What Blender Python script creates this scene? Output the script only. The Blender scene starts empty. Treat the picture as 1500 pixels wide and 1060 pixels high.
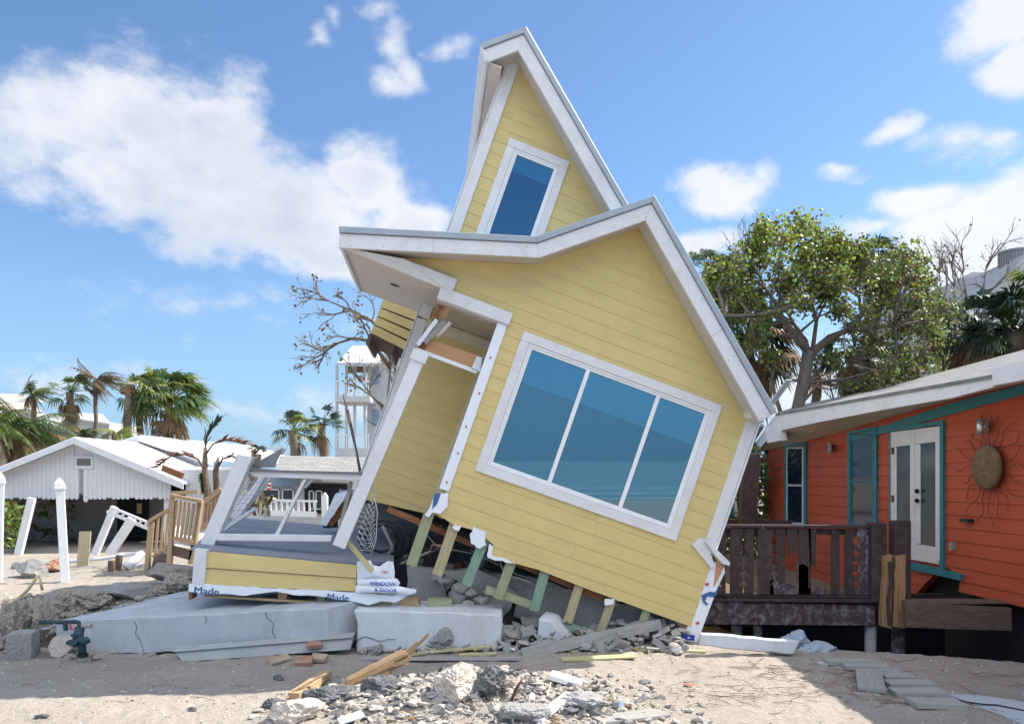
import bpy, math, random
from math import sin, cos, pi, radians, exp, sqrt
from mathutils import Vector, Matrix, noise

# ---------------------------------------------------------------- camera, sky, sun
F, H = 1100.0, 2.1
SC = bpy.context.scene
COL = SC.collection
cam = bpy.data.cameras.new('camera'); camo = bpy.data.objects.new('camera', cam); COL.objects.link(camo)
camo.location = (0, 0, H); camo.rotation_euler = (pi/2, 0, 0)
cam.sensor_width = 36; cam.lens = 36*F/1500; cam.shift_y = 170/1500
cam.clip_start = .05; cam.clip_end = 9000
SC.camera = camo
SUN = Vector((.81, .33, 1.0)).normalized()
EL = math.asin(SUN.z); AZ = math.atan2(SUN.x, SUN.y)
sl = bpy.data.lights.new('sun', 'SUN'); sl.energy = 5.0; sl.angle = radians(.55); sl.color = (1, .93, .82)
slo = bpy.data.objects.new('sun', sl); COL.objects.link(slo)
slo.rotation_euler = SUN.to_track_quat('Z', 'Y').to_euler()
vs = SC.view_settings
SC.display_settings.display_device = 'sRGB'
vs.view_transform = 'Standard'; vs.look = 'None'; vs.gamma = 1; vs.use_curve_mapping = False
vs.exposure = .80

def build_world():
    w = bpy.data.worlds.new('World'); SC.world = w; w.use_nodes = True
    nt = w.node_tree; N = nt.nodes; L = nt.links; N.clear()
    out = N.new('ShaderNodeOutputWorld'); bg = N.new('ShaderNodeBackground'); bg.inputs[1].default_value = .10
    sky = N.new('ShaderNodeTexSky'); sky.sky_type = 'NISHITA'; sky.sun_disc = False
    sky.sun_elevation = EL; sky.sun_rotation = AZ; sky.air_density = 1.0; sky.dust_density = .25; sky.ozone_density = 1.9
    tc = N.new('ShaderNodeTexCoord')
    def n1(scale, detail, rough=.55, src=None, off=0):
        n = N.new('ShaderNodeTexNoise'); n.inputs['Scale'].default_value = scale; n.inputs['Detail'].default_value = detail
        n.inputs['Roughness'].default_value = rough
        m = N.new('ShaderNodeMapping'); m.inputs['Location'].default_value = (off, off*.7, 0); m.inputs['Scale'].default_value = (1, 1, 1.5)
        L.new(src or tc.outputs['Generated'], m.inputs[0]); L.new(m.outputs[0], n.inputs['Vector']); return n
    def mth(op, a, b=None, c=None):
        m = N.new('ShaderNodeMath'); m.operation = op
        for i, v in enumerate((a, b, c)):
            if v is None: continue
            if isinstance(v, (int, float)): m.inputs[i].default_value = v
            else: L.new(v, m.inputs[i])
        return m.outputs[0]
    wn = n1(7, 3)
    sub = N.new('ShaderNodeVectorMath'); sub.operation = 'MULTIPLY_ADD'
    L.new(wn.outputs['Color'], sub.inputs[0]); sub.inputs[1].default_value = (.10, .10, .08)
    add0 = N.new('ShaderNodeVectorMath'); add0.operation = 'SUBTRACT'; L.new(tc.outputs['Generated'], add0.inputs[0]); add0.inputs[1].default_value = (.05, .05, .04)
    L.new(add0.outputs[0], sub.inputs[2])
    dirv = sub.outputs[0]
    blobs = [(80,185,120,80,1),(215,175,125,85,1),(315,190,85,85,1),(300,260,150,75,1),(180,270,130,60,1),(430,310,140,70,1),(545,265,85,55,1),
             (580,325,80,42,1),(470,375,90,32,1),(330,330,120,50,1),
             (467,50,20,18,.5),(590,62,32,30,.5),(566,114,54,20,.5),(604,92,24,34,.5),(652,66,24,14,.28),(562,15,30,12,.25),(492,28,14,14,.25),
             (1058,278,62,36,1),(1115,262,26,22,.5),(1028,356,48,26,.9),(1320,182,46,15,.5),(1410,205,52,16,.33),(1474,202,26,15,.4),(1234,262,28,12,.35),
             (1420,330,130,62,1.1),(1490,295,80,50,1.1),(1350,300,68,40,1.1),(1440,385,140,45,1),(1462,22,85,50,.95),(1500,85,55,45,1),(1420,40,45,30,.6),(1265,335,60,18,.6),
             (370,605,120,22,.30),(560,600,160,30,.30),(1180,560,160,60,.5),(120,560,150,22,.15),(350,455,80,20,.12)]
    cur = None
    for (x, y, a, b, k) in blobs:
        d = Vector(((x-750)/F, 1, (700-y)/F)); ln = d.length; d.normalize()
        mp = N.new('ShaderNodeMapping'); mp.vector_type = 'TEXTURE'
        mp.inputs['Location'].default_value = d
        mp.inputs['Rotation'].default_value = (math.asin(d.z), 0, -math.atan2(d.x, d.y))
        mp.inputs['Scale'].default_value = (a/F/ln*1.12, .6, b/F/ln*1.16)
        L.new(dirv, mp.inputs[0])
        le = N.new('ShaderNodeVectorMath'); le.operation = 'LENGTH'; L.new(mp.outputs[0], le.inputs[0])
        v = mth('MULTIPLY', mth('SUBTRACT', 1, le.outputs['Value']), k)
        cur = v if cur is None else mth('SMOOTH_MAX', cur, v, .12)
    # unseen cloud added behind and beside the viewer as bright fill light
    sep = N.new('ShaderNodeSeparateXYZ'); L.new(tc.outputs['Generated'], sep.inputs[0])
    back = mth('SUBTRACT', mth('MULTIPLY', n1(2.2, 4, off=3.3).outputs['Fac'], 2.2), 1.25)
    hb = N.new('ShaderNodeMapRange'); hb.inputs['From Min'].default_value = .28; hb.inputs['From Max'].default_value = .5; hb.inputs['To Min'].default_value = -.9; hb.inputs['To Max'].default_value = .75; L.new(sep.outputs[2], hb.inputs[0])
    back = mth('ADD', back, hb.outputs[0])
    back = mth('SUBTRACT', back, mth('MULTIPLY', mth('MAXIMUM', mth('ADD', sep.outputs[1], .12), 0), 5))
    cur = mth('MAXIMUM', cur, back)
    fb = n1(12, 13, .66, off=1.7).outputs['Fac']
    dens = mth('ADD', cur, mth('MULTIPLY', mth('SUBTRACT', fb, .52), 1.5))
    mr = N.new('ShaderNodeMapRange'); mr.interpolation_type = 'SMOOTHSTEP'
    mr.inputs['From Min'].default_value = -.11; mr.inputs['From Max'].default_value = .58; L.new(dens, mr.inputs[0])
    mask = mth('MULTIPLY', mr.outputs[0], .96)
    hz = N.new('ShaderNodeMapRange'); hz.inputs['From Min'].default_value = -.01; hz.inputs['From Max'].default_value = .02; L.new(sep.outputs[2], hz.inputs[0])
    mask = mth('MULTIPLY', mask, hz.outputs[0])
    sh = N.new('ShaderNodeMapRange'); sh.inputs['From Min'].default_value = .35; sh.inputs['From Max'].default_value = .68
    L.new(n1(5.5, 5, off=5.1).outputs['Fac'], sh.inputs[0])
    rt = N.new('ShaderNodeMapRange'); rt.inputs['From Min'].default_value = -.1; rt.inputs['From Max'].default_value = .35; rt.inputs['To Min'].default_value = 1; rt.inputs['To Max'].default_value = .25; L.new(sep.outputs[0], rt.inputs[0])
    shr = mth('MULTIPLY', sh.outputs[0], rt.outputs[0])
    shd = mth('MULTIPLY', shr, mth('MINIMUM', mth('MAXIMUM', mth('MULTIPLY', dens, 1.3), 0), 1))
    cm = N.new('ShaderNodeMix'); cm.data_type = 'RGBA'
    cm.inputs['A'].default_value = (5.6, 5.7, 6.0, 1); cm.inputs['B'].default_value = (3.3, 3.75, 4.6, 1); L.new(shd, cm.inputs['Factor'])
    lit = N.new('ShaderNodeMapRange'); lit.inputs['From Min'].default_value = .1; lit.inputs['From Max'].default_value = -.25; lit.inputs['To Min'].default_value = 1; lit.inputs['To Max'].default_value = 2.3; L.new(sep.outputs[1], lit.inputs[0])  # boosts the added cloud behind the viewer for stronger fill
    cs = N.new('ShaderNodeVectorMath'); cs.operation = 'SCALE'; L.new(cm.outputs['Result'], cs.inputs[0]); L.new(lit.outputs[0], cs.inputs['Scale'])
    # thin milky veil low in the sky
    tint = N.new('ShaderNodeMix'); tint.data_type = 'RGBA'; tint.blend_type = 'MULTIPLY'; tint.inputs['Factor'].default_value = 1
    L.new(sky.outputs[0], tint.inputs['A']); tint.inputs['B'].default_value = (.83, .96, 1.08, 1)
    hr = N.new('ShaderNodeMapRange'); hr.interpolation_type = 'SMOOTHSTEP'; hr.inputs['From Min'].default_value = .30; hr.inputs['From Max'].default_value = -.02; hr.inputs['To Max'].default_value = .85; L.new(sep.outputs[2], hr.inputs[0])
    hzm = N.new('ShaderNodeMix'); hzm.data_type = 'RGBA'; L.new(hr.outputs[0], hzm.inputs['Factor']); L.new(tint.outputs['Result'], hzm.inputs['A']); hzm.inputs['B'].default_value = (1.85, 3.2, 4.8, 1)
    mx = N.new('ShaderNodeMix'); mx.data_type = 'RGBA'
    L.new(mask, mx.inputs['Factor']); L.new(hzm.outputs['Result'], mx.inputs['A']); L.new(cs.outputs[0], mx.inputs['B'])
    L.new(mx.outputs['Result'], bg.inputs[0]); L.new(bg.outputs[0], out.inputs[0])
build_world()

# ---------------------------------------------------------------- helpers
R = random.Random(7)
def P(px, py, Y): return Vector(((px-750)*Y/F, Y, H+(700-py)*Y/F))
def ss(a, b, x):
    t = max(0, min(1, (x-a)/(b-a))); return t*t*(3-2*t)
def fbm(x, y, s, o=3):
    v = 0; a = 1
    for i in range(o):
        v += a*noise.noise(Vector((x*s, y*s, i*7.1))); s *= 2.1; a *= .5
    return v
def tz(x, y):
    if y < 2:
        return max(-2.5, -.02*(2-y))
    z = .035*fbm(x, y, .6, 2) + .010*fbm(x, y, 4, 3)
    # eroded bank behind the slabs on the left
    e = 9.75 + .25*fbm(x, 3, .9, 2) + max(0, (x+5.0))*.12
    k = ss(-1.4, -2.6, x)
    z += k*.42*ss(e-.30, e+.55, y)*(1-.95*ss(13.5, 19, y)) + k*.07*fbm(x, y, 2.6, 3)*exp(-((y-e-.2)/.7)**2)
    # scoured hollow under the deck and the orange house
    edge = 9.25 - .30*(x-3.8) if x > 3.8 else 9.25
    z -= .75*ss(2.9, 3.9, x)*ss(edge-.05, edge+.55, y)*(1-ss(20, 26, y))
    # rubble mound in front
    r = ((x+.30)/1.15)**2 + ((y-6.95)/.75)**2
    z += .25*exp(-r)*(1+.5*fbm(x, y, 3.1, 3)) + .03*exp(-r*.7)*fbm(x, y, 9, 2)
    # footprints and small humps
    z += .017*fbm(x+9, y, 6.5, 2)
    return z
def G(px, py, dz=0.0):
    Y = 4.5
    while Y < 200:
        p = P(px, py, Y)
        if p.z <= tz(p.x, Y)+dz: break
        Y += .02 if Y < 16 else .2
    return P(px, py, Y)

class MB:
    def __init__(s): s.v = []; s.f = []; s.m = []
    def add(s, vs_, fs, mi=0):
        b = len(s.v); s.v += [Vector(v) for v in vs_]; s.f += [[b+i for i in f] for f in fs]; s.m += [mi]*len(fs); return s
    def box(s, lo, hi, mi=0):
        x0, y0, z0 = lo; x1, y1, z1 = hi
        return s.add([(x0,y0,z0),(x1,y0,z0),(x1,y1,z0),(x0,y1,z0),(x0,y0,z1),(x1,y0,z1),(x1,y1,z1),(x0,y1,z1)],
                     [(0,3,2,1),(4,5,6,7),(0,1,5,4),(1,2,6,5),(2,3,7,6),(3,0,4,7)], mi)
    def bar(s, p0, p1, w, t, up=(0,0,1), mi=0):
        p0 = Vector(p0); p1 = Vector(p1); d = (p1-p0).normalized(); up = Vector(up)
        a = (up-d*up.dot(d))
        if a.length < 1e-4: a = Vector((1,0,0))-d*d.x
        a.normalize(); b = d.cross(a)
        vs_ = []
        for p in (p0, p1):
            for i, j in ((-1,-1),(1,-1),(1,1),(-1,1)): vs_.append(p+a*(i*w/2)+b*(j*t/2))
        return s.add(vs_, [(0,1,2,3),(7,6,5,4),(0,4,5,1),(1,5,6,2),(2,6,7,3),(3,7,4,0)], mi)
    def prism(s, poly, off, mi=0):
        n = len(poly); off = Vector(off); a = [Vector(p) for p in poly]; b = [p+off for p in a]
        return s.add(a+b, [list(range(n)), list(range(2*n-1, n-1, -1))] + [(i, i+n, (i+1) % n+n, (i+1) % n) for i in range(n)], mi)
    def tube(s, pts, rad, n=6, mi=0, cap=True):
        pts = [Vector(p) for p in pts]
        if isinstance(rad, (int, float)): rad = [rad]*len(pts)
        b = len(s.v); a = None
        for i, p in enumerate(pts):
            d = (pts[min(i+1, len(pts)-1)]-pts[max(i-1, 0)])
            d = d.normalized() if d.length > 1e-7 else Vector((0,0,1))
            if a is None: a = d.orthogonal().normalized()
            else:
                a = a-d*a.dot(d); a = a.normalized() if a.length > 1e-5 else d.orthogonal().normalized()
            c = d.cross(a)
            for k in range(n):
                t = 2*pi*k/n; s.v.append(p+(a*cos(t)+c*sin(t))*rad[i])
        for i in range(len(pts)-1):
            for k in range(n):
                s.f.append([b+i*n+k, b+i*n+(k+1) % n, b+(i+1)*n+(k+1) % n, b+(i+1)*n+k]); s.m.append(mi)
        if cap:
            s.f.append([b+k for k in range(n)][::-1]); s.m.append(mi)
            s.f.append([b+(len(pts)-1)*n+k for k in range(n)]); s.m.append(mi)
        return s
    def lathe(s, c, prof, n=16, mi=0):
        c = Vector(c); b = len(s.v)
        for r, z in prof:
            for k in range(n): s.v.append(c+Vector((r*cos(2*pi*k/n), r*sin(2*pi*k/n), z)))
        for i in range(len(prof)-1):
            for k in range(n):
                s.f.append([b+i*n+k, b+i*n+(k+1) % n, b+(i+1)*n+(k+1) % n, b+(i+1)*n+k]); s.m.append(mi)
        s.f.append([b+(len(prof)-1)*n+k for k in range(n)]); s.m.append(mi)
        return s
    def rock(s, c, r, seed, sub=2, flat=1.0, rough=.08, mi=0, M=None):
        rr = random.Random(seed); pl = []
        for _ in range(11):
            v = Vector((rr.gauss(0,1), rr.gauss(0,1), rr.gauss(0,1))).normalized(); pl.append((v, rr.uniform(.62, 1.0)))
        vs_, fs = ICO[sub]; out = []
        rx, ry, rz = (r, r, r) if isinstance(r, (int, float)) else r
        for v in vs_:
            k = 1.15
            for n_, h in pl:
                q = v.dot(n_)
                if q > .05: k = min(k, h/q)
            k *= 1+rough*noise.noise(v*3+Vector((seed, 0, 0))) + rough*.6*noise.noise(v*8+Vector((0, seed, 0))) + (rough*.28*noise.noise(v*19+Vector((0, 0, seed))) if sub > 3 else 0)
            q = Vector((v.x*k*rx, v.y*k*ry, v.z*k*rz*flat))
            if M: q = M @ q
            out.append(q+Vector(c))
        return s.add(out, fs, mi)
    def shard(s, c, r, rr, mi=0):
        n = rr.randint(4, 6); a0 = rr.uniform(0, 6); pl = [Vector((cos(a0+2*pi*i/n)*r*rr.uniform(.6,1.3), sin(a0+2*pi*i/n)*r*rr.uniform(.5,1), 0)) for i in range(n)]
        M = Matrix.Rotation(rr.uniform(0,6), 3, 'Z') @ Matrix.Rotation(rr.gauss(0,.55), 3, 'X') @ Matrix.Rotation(rr.gauss(0,.55), 3, 'Y')
        return s.prism([M @ p+Vector(c) for p in pl], M @ Vector((0, 0, r*rr.uniform(.2,.55))), mi)
    def build(s, name, mats, parent=None, local=False, smooth=False, bevel=0, origin=None):
        me = bpy.data.meshes.new(name)
        if parent is None:
            if origin is None:
                xs = [v.x for v in s.v]; ys = [v.y for v in s.v]; zs = [v.z for v in s.v]
                origin = Vector(((min(xs)+max(xs))/2, (min(ys)+max(ys))/2, min(zs)))
            origin = Vector(origin); vv = [v-origin for v in s.v]
        elif local: vv = s.v
        else:
            inv = WM[parent.name].inverted(); vv = [inv @ v for v in s.v]
        me.from_pydata([tuple(v) for v in vv], [], s.f)
        mats = mats if isinstance(mats, (list, tuple)) else [mats]
        for m in mats: me.materials.append(m)
        if len(mats) > 1: me.polygons.foreach_set('material_index', s.m)
        if smooth: me.polygons.foreach_set('use_smooth', [True]*len(s.f))
        me.update()
        o = bpy.data.objects.new(name, me); COL.objects.link(o)
        if parent is None: o.location = origin; WM[o.name] = Matrix.Translation(origin)
        else: o.parent = parent; WM[o.name] = WM[parent.name].copy()
        if bevel:
            b = o.modifiers.new('edge', 'BEVEL'); b.width = bevel; b.segments = 1; b.limit_method = 'ANGLE'; b.angle_limit = radians(50)
        return o
WM = {}
def _ico():
    t = (1+5**.5)/2
    v = [(-1,t,0),(1,t,0),(-1,-t,0),(1,-t,0),(0,-1,t),(0,1,t),(0,-1,-t),(0,1,-t),(t,0,-1),(t,0,1),(-t,0,-1),(-t,0,1)]
    f = [(0,11,5),(0,5,1),(0,1,7),(0,7,10),(0,10,11),(1,5,9),(5,11,4),(11,10,2),(10,7,6),(7,1,8),(3,9,4),(3,4,2),(3,2,6),(3,6,8),(3,8,9),(4,9,5),(2,4,11),(6,2,10),(8,6,7),(9,8,1)]
    v = [Vector(p).normalized() for p in v]; res = [(v, f)]
    for _ in range(4):
        v = list(v); cache = {}; nf = []
        def mid(a, b):
            k = (min(a,b), max(a,b))
            if k not in cache: v.append((v[a]+v[b]).normalized()); cache[k] = len(v)-1
            return cache[k]
        for a, b, c in f:
            x, y, z = mid(a,b), mid(b,c), mid(c,a); nf += [(a,x,z),(b,y,x),(c,z,y),(x,y,z)]
        f = nf; res.append((v, f))
    return res
ICO = _ico()
def tag(o, label, cat, group=None, kind=None):
    if kind: o['kind'] = kind
    if label: o['label'] = label
    if cat: o['category'] = cat
    if group: o['group'] = group
    return o
def thing(name, label, cat, loc=(0,0,0), group=None, M=None):
    o = bpy.data.objects.new(name, None); COL.objects.link(o)
    if M is None: M = Matrix.Translation(Vector(loc))
    o.matrix_world = M; WM[o.name] = M.copy(); o.empty_display_size = .2
    return tag(o, label, cat, group)
def structure(o): o['kind'] = 'structure'; return o
def plank(name, p0, p1, w, t, up, mat, parent=None, label=None, cat=None, group=None, bevel=.003, jag=0, lift=True):
    """plank with its own axes along its length, so that the grain follows it"""
    p0 = Vector(p0); p1 = Vector(p1); d = (p1-p0); ln = d.length; d.normalize(); up = Vector(up)
    a = (up-d*up.dot(d)).normalized(); b = d.cross(a)
    M = Matrix(((d.x,a.x,b.x,0),(d.y,a.y,b.y,0),(d.z,a.z,b.z,0),(0,0,0,1))); M.translation = p0
    m = MB(); n = 6 if jag else 1
    if jag:
        e0 = [R.uniform(0, jag) for _ in range(n+1)]; e1 = [R.uniform(0, jag) for _ in range(n+1)]
        poly = [(e0[i], -w/2+w*i/n, -t/2) for i in range(n+1)] + [(ln-e1[i], -w/2+w*i/n, -t/2) for i in range(n, -1, -1)]
        m.prism(poly, (0, 0, t))
    else: m.box((0, -w/2, -t/2), (ln, w/2, t/2))
    me_o = m.build(name, mat, origin=(0,0,0)) if parent is None else None
    if parent is None:
        me_o.matrix_world = M; WM[me_o.name] = M.copy(); o = me_o
    else:
        o = m.build(name, mat, parent, local=True)
        L = WM[parent.name].inverted() @ M; o.matrix_local = L; WM[o.name] = M.copy()
    if bevel:
        bb = o.modifiers.new('edge', 'BEVEL'); bb.width = min(bevel, t*.3); bb.segments = 1; bb.limit_method = 'ANGLE'; bb.angle_limit = radians(50)
    if label: tag(o, label, cat, group)
    return o
def copy_tree(o, loc=None, parent=None, label=None, rot=None):
    c = o.copy(); COL.objects.link(c)
    if parent is not None: c.parent = parent
    if loc is not None: c.location = loc
    if rot is not None: c.rotation_euler = rot
    if label: c['label'] = label
    for ch in list(o.children): copy_tree(ch, None, c)
    return c
def text_mesh(txt, size, extrude=.0008):
    cu = bpy.data.curves.new('lettering', 'FONT'); cu.body = txt; cu.size = size; cu.extrude = extrude; cu.offset = 0; cu.resolution_u = 3
    to = bpy.data.objects.new('tmp', cu); COL.objects.link(to); bpy.context.view_layer.update()
    me = bpy.data.meshes.new_from_object(to.evaluated_get(bpy.context.evaluated_depsgraph_get()))
    bpy.data.objects.remove(to)
    # bold: three stacked, slightly shifted copies of the letters
    vs_ = [v.co.copy() for v in me.vertices]; fs = [list(p.vertices) for p in me.polygons]; n = len(vs_)
    m2 = bpy.data.meshes.new('lettering'); al = []; fl = []
    for k, (dx, dz) in enumerate(((0,0),(.018,.0003),(.036,.0006))):
        al += [(v.x+dx*size, v.y, v.z+dz) for v in vs_]; fl += [[i+k*n for i in f] for f in fs]
    m2.from_pydata(al, [], fl); return m2
def lettering(name, txt, size, M, mat, parent, sx=1):
    me = text_mesh(txt, size); me.materials.clear(); me.materials.append(mat)
    for v in me.vertices: v.co.x *= sx
    o = bpy.data.objects.new(name, me); COL.objects.link(o); o.parent = parent
    o.matrix_local = WM[parent.name].inverted() @ M; WM[o.name] = M; return o
def frame_m(o, x, y):
    x = Vector(x).normalized(); y = (Vector(y)-x*Vector(y).dot(x)).normalized(); z = x.cross(y)
    M = Matrix(((x.x,y.x,z.x,0),(x.y,y.y,z.y,0),(x.z,y.z,z.z,0),(0,0,0,1))); M.translation = Vector(o); return M

# ---------------------------------------------------------------- materials
def mat(name, col, rough=.6, var=.12, scale=6, stretch=(1,1,1), dirt=None, dirt_amt=.35, dirt_scale=1.5, bump=.15, bump_scale=60, spec=.4, metal=0, transl=0, dist=.01, gen=False):
    m = bpy.data.materials.new(name); m.use_nodes = True; nt = m.node_tree; N = nt.nodes; L = nt.links
    b = N['Principled BSDF']; b.inputs['Roughness'].default_value = rough; b.inputs['Specular IOR Level'].default_value = spec; b.inputs['Metallic'].default_value = metal
    tc = N.new('ShaderNodeTexCoord'); mp = N.new('ShaderNodeMapping'); mp.inputs['Scale'].default_value = stretch
    L.new(tc.outputs['Object'], mp.inputs[0])
    n = N.new('ShaderNodeTexNoise'); n.inputs['Scale'].default_value = scale; n.inputs['Detail'].default_value = 6; n.inputs['Roughness'].default_value = .65
    L.new(mp.outputs[0], n.inputs['Vector'])
    r = N.new('ShaderNodeMapRange'); r.inputs['From Min'].default_value = .3; r.inputs['From Max'].default_value = .7; L.new(n.outputs['Fac'], r.inputs[0])
    mx = N.new('ShaderNodeMix'); mx.data_type = 'RGBA'; L.new(r.outputs[0], mx.inputs['Factor'])
    mx.inputs['A'].default_value = (*[c*(1-var) for c in col], 1); mx.inputs['B'].default_value = (*[min(1, c*(1+var)) for c in col], 1)
    last = mx.outputs['Result']
    if dirt:
        n2 = N.new('ShaderNodeTexNoise'); n2.inputs['Scale'].default_value = dirt_scale; n2.inputs['Detail'].default_value = 8; n2.inputs['Roughness'].default_value = .7
        L.new(mp.outputs[0], n2.inputs['Vector'])
        r2 = N.new('ShaderNodeMapRange'); r2.inputs['From Min'].default_value = .48; r2.inputs['From Max'].default_value = .72; r2.inputs['To Max'].default_value = dirt_amt; L.new(n2.outputs['Fac'], r2.inputs[0])
        m2 = N.new('ShaderNodeMix'); m2.data_type = 'RGBA'; L.new(r2.outputs[0], m2.inputs['Factor']); L.new(last, m2.inputs['A']); m2.inputs['B'].default_value = (*dirt, 1)
        last = m2.outputs['Result']
    L.new(last, b.inputs['Base Color'])
    if bump:
        nb = N.new('ShaderNodeTexNoise'); nb.inputs['Scale'].default_value = bump_scale; nb.inputs['Detail'].default_value = 5; L.new(mp.outputs[0], nb.inputs['Vector'])
        bp = N.new('ShaderNodeBump'); bp.inputs['Strength'].default_value = bump; bp.inputs['Distance'].default_value = dist
        L.new(nb.outputs['Fac'], bp.inputs['Height']); L.new(bp.outputs[0], b.inputs['Normal'])
    if transl:
        tr = N.new('ShaderNodeBsdfTranslucent'); L.new(last, tr.inputs[0]); ms = N.new('ShaderNodeMixShader'); ms.inputs[0].default_value = transl
        L.new(b.outputs[0], ms.inputs[1]); L.new(tr.outputs[0], ms.inputs[2]); L.new(ms.outputs[0], N['Material Output'].inputs[0])
    return m
WD = (1.2, 26, 26)
M_yel = mat('yellow_siding_paint', (.625,.50,.218), .55, .05, 3, (1,1,3), (.46,.385,.19), .32, 1.9, .12, 90, .3)
M_white = mat('white_trim_paint', (.69,.695,.71), .5, .04, 4, (1,1,1), (.42,.38,.33), .32, 3.5, .10, 40)
M_sof = mat('soffit_paint', (.54,.50,.47), .6, .04, 3, (1,1,1), (.46,.42,.38), .25, 1.8, .06, 60)
M_drip = mat('grey_metal_roof', (.36,.40,.44), .42, .06, 4, metal=.25, bump=.04)
M_vinyl = mat('white_vinyl', (.80,.81,.82), .32, .03, 5, (1,1,1), (.45,.43,.40), .12, 3, .03, 40)
M_pt = mat('treated_lumber_green', (.34,.36,.225), .75, .25, 4, WD, (.16,.18,.10), .5, 1.2, .4, 20)
M_pt2 = mat('treated_lumber_tan', (.46,.40,.24), .75, .22, 4, WD, (.20,.16,.08), .5, 1.2, .4, 20)
M_teal = mat('treated_lumber_teal', (.22,.35,.26), .75, .2, 4, WD, (.12,.2,.14), .5, 1.5, .4, 20)
M_pine = mat('raw_pine', (.44,.31,.185), .75, .2, 4, WD, (.35,.2,.09), .45, 1.2, .4, 20)
M_ply = mat('orange_plywood', (.52,.28,.14), .75, .14, 4, (1,1,12), (.30,.15,.07), .4, 2, .3, 20)
M_sill = mat('rusty_sill_wood', (.26,.11,.05), .8, .25, 4, WD, (.08,.05,.03), .5, 1.5, .4, 20)
M_greyw = mat('grey_weathered_wood', (.34,.33,.32), .85, .18, 4, WD, (.18,.16,.14), .5, 1.2, .5, 20)
M_ywood = mat('pale_yellow_wood', (.52,.47,.26), .7, .15, 4, WD, (.30,.25,.13), .4, 1.2, .3, 20)
M_splv = mat('split_post_wood', (.36,.21,.10), .85, .35, 4, (26,26,1.2), (.10,.06,.03), .6, 1.5, .6, 20)
M_spl = mat('splintered_wood', (.31,.205,.115), .85, .3, 4, WD, (.14,.08,.04), .5, 1.5, .6, 20)
M_dark = mat('near_black', (.02,.02,.022), .9, .3, 8)  # near-black; mostly stands in for shade in voids and openings
M_blk = mat('black_plastic', (.012,.018,.02), .5, .2, 8)
M_conc = mat('grey_concrete', (.29,.285,.28), .9, .2, 3, dirt=(.13,.13,.13), dirt_amt=.6, dirt_scale=2.2, bump=.5, bump_scale=35)
M_rubb = mat('pale_broken_concrete', (.40,.37,.335), .95, .22, 5, dirt=(.25,.23,.21), dirt_amt=.5, dirt_scale=4, bump=.9, bump_scale=25, dist=.02)
M_drock = mat('dark_asphalt_chunk', (.13,.135,.14), .95, .45, 9, dirt=(.3,.28,.26), dirt_amt=.55, dirt_scale=9, bump=.9, bump_scale=30, dist=.02)
M_slab = mat('painted_white_concrete', (.44,.475,.515), .75, .07, 2, (1,1,.35), (.27,.26,.25), .5, 2.2, .5, 30, dist=.02)
M_slab2 = mat('bright_white_concrete', (.60,.63,.66), .75, .06, 2, (1,1,.35), (.30,.29,.28), .5, 2.2, .5, 30, dist=.02)
M_deckg = mat('grey_deck_coating', (.215,.235,.28), .75, .1, 3, (1,1,1), (.30,.29,.28), .35, 2, .25, 50)
M_wrap = mat('house_wrap', (.78,.82,.88), .35, .05, 4, (1,1,1), (.5,.5,.52), .2, 4, .35, 14, dist=.02)
M_ink = mat('blue_ink', (.045,.12,.30), .5, .1, 8, bump=0)
M_ink2 = mat('violet_blue_ink', (.03,.05,.45), .5, .1, 8, bump=0)
M_red = mat('red_plastic', (.45,.05,.04), .5, .1, 8, bump=0)
M_brick = mat('old_brick', (.36,.19,.13), .9, .2, 6, dirt=(.4,.34,.28), dirt_amt=.5, dirt_scale=5, bump=.5)
M_clod = mat('sandy_soil_clod', (.36,.32,.27), .95, .22, 6, dirt=(.16,.14,.12), dirt_amt=.5, dirt_scale=5, bump=1, bump_scale=28, dist=.03)
M_orange = mat('orange_wall_paint', (.44,.075,.028), .6, .07, 3, (1,1,1), (.36,.07,.03), .3, 1.2, .12, 60)
M_aqua = mat('teal_trim_paint', (.03,.19,.235), .55, .08, 4, dirt=(.02,.16,.18), dirt_amt=.4)
M_dkdeck = mat('dark_brown_stained_wood', (.046,.028,.030), .75, .3, 3, (2,2,2), (.20,.18,.18), .22, 3.5, .4, 30)
M_peel = mat('peeling_brown_wood', (.065,.04,.042), .8, .3, 5, (2,2,2), (.36,.36,.38), .75, 4.5, .5, 30)
M_deckold = mat('old_deck_boards', (.13,.085,.065), .85, .3, 4, (1.5,12,12), (.25,.18,.12), .4, 2, .4, 20)
M_bark = mat('grey_bark', (.19,.155,.13), .9, .3, 6, (2,2,.6), (.09,.08,.06), .5, 4, .9, 18, dist=.03)
M_twig = mat('dry_twig', (.20,.13,.09), .9, .25, 10, bump=.2)
M_palmt = mat('palm_trunk', (.21,.16,.12), .95, .35, 4, (1,1,9), (.09,.07,.05), .5, 3, .9, 12, dist=.03)
M_leafA = mat('leaf_yellow_green', (.30,.38,.055), .42, .35, 3, spec=.5, bump=0, transl=.4)
M_leafB = mat('leaf_mid_green', (.16,.22,.05), .45, .35, 3, spec=.5, bump=0, transl=.35)
M_leafC = mat('leaf_brown', (.17,.09,.04), .6, .35, 3, spec=.3, bump=0, transl=.25)
M_fanA = mat('palm_green', (.075,.125,.035), .45, .3, 2, spec=.4, bump=0, transl=.3)
M_fanB = mat('palm_yellow_green', (.22,.25,.06), .5, .3, 2, spec=.4, bump=0, transl=.3)
M_fanC = mat('palm_dead_brown', (.24,.16,.09), .7, .3, 2, spec=.2, bump=0, transl=.25)
M_fanD = mat('palm_red_brown', (.19,.085,.055), .7, .3, 2, spec=.2, bump=0, transl=.25)
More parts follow.
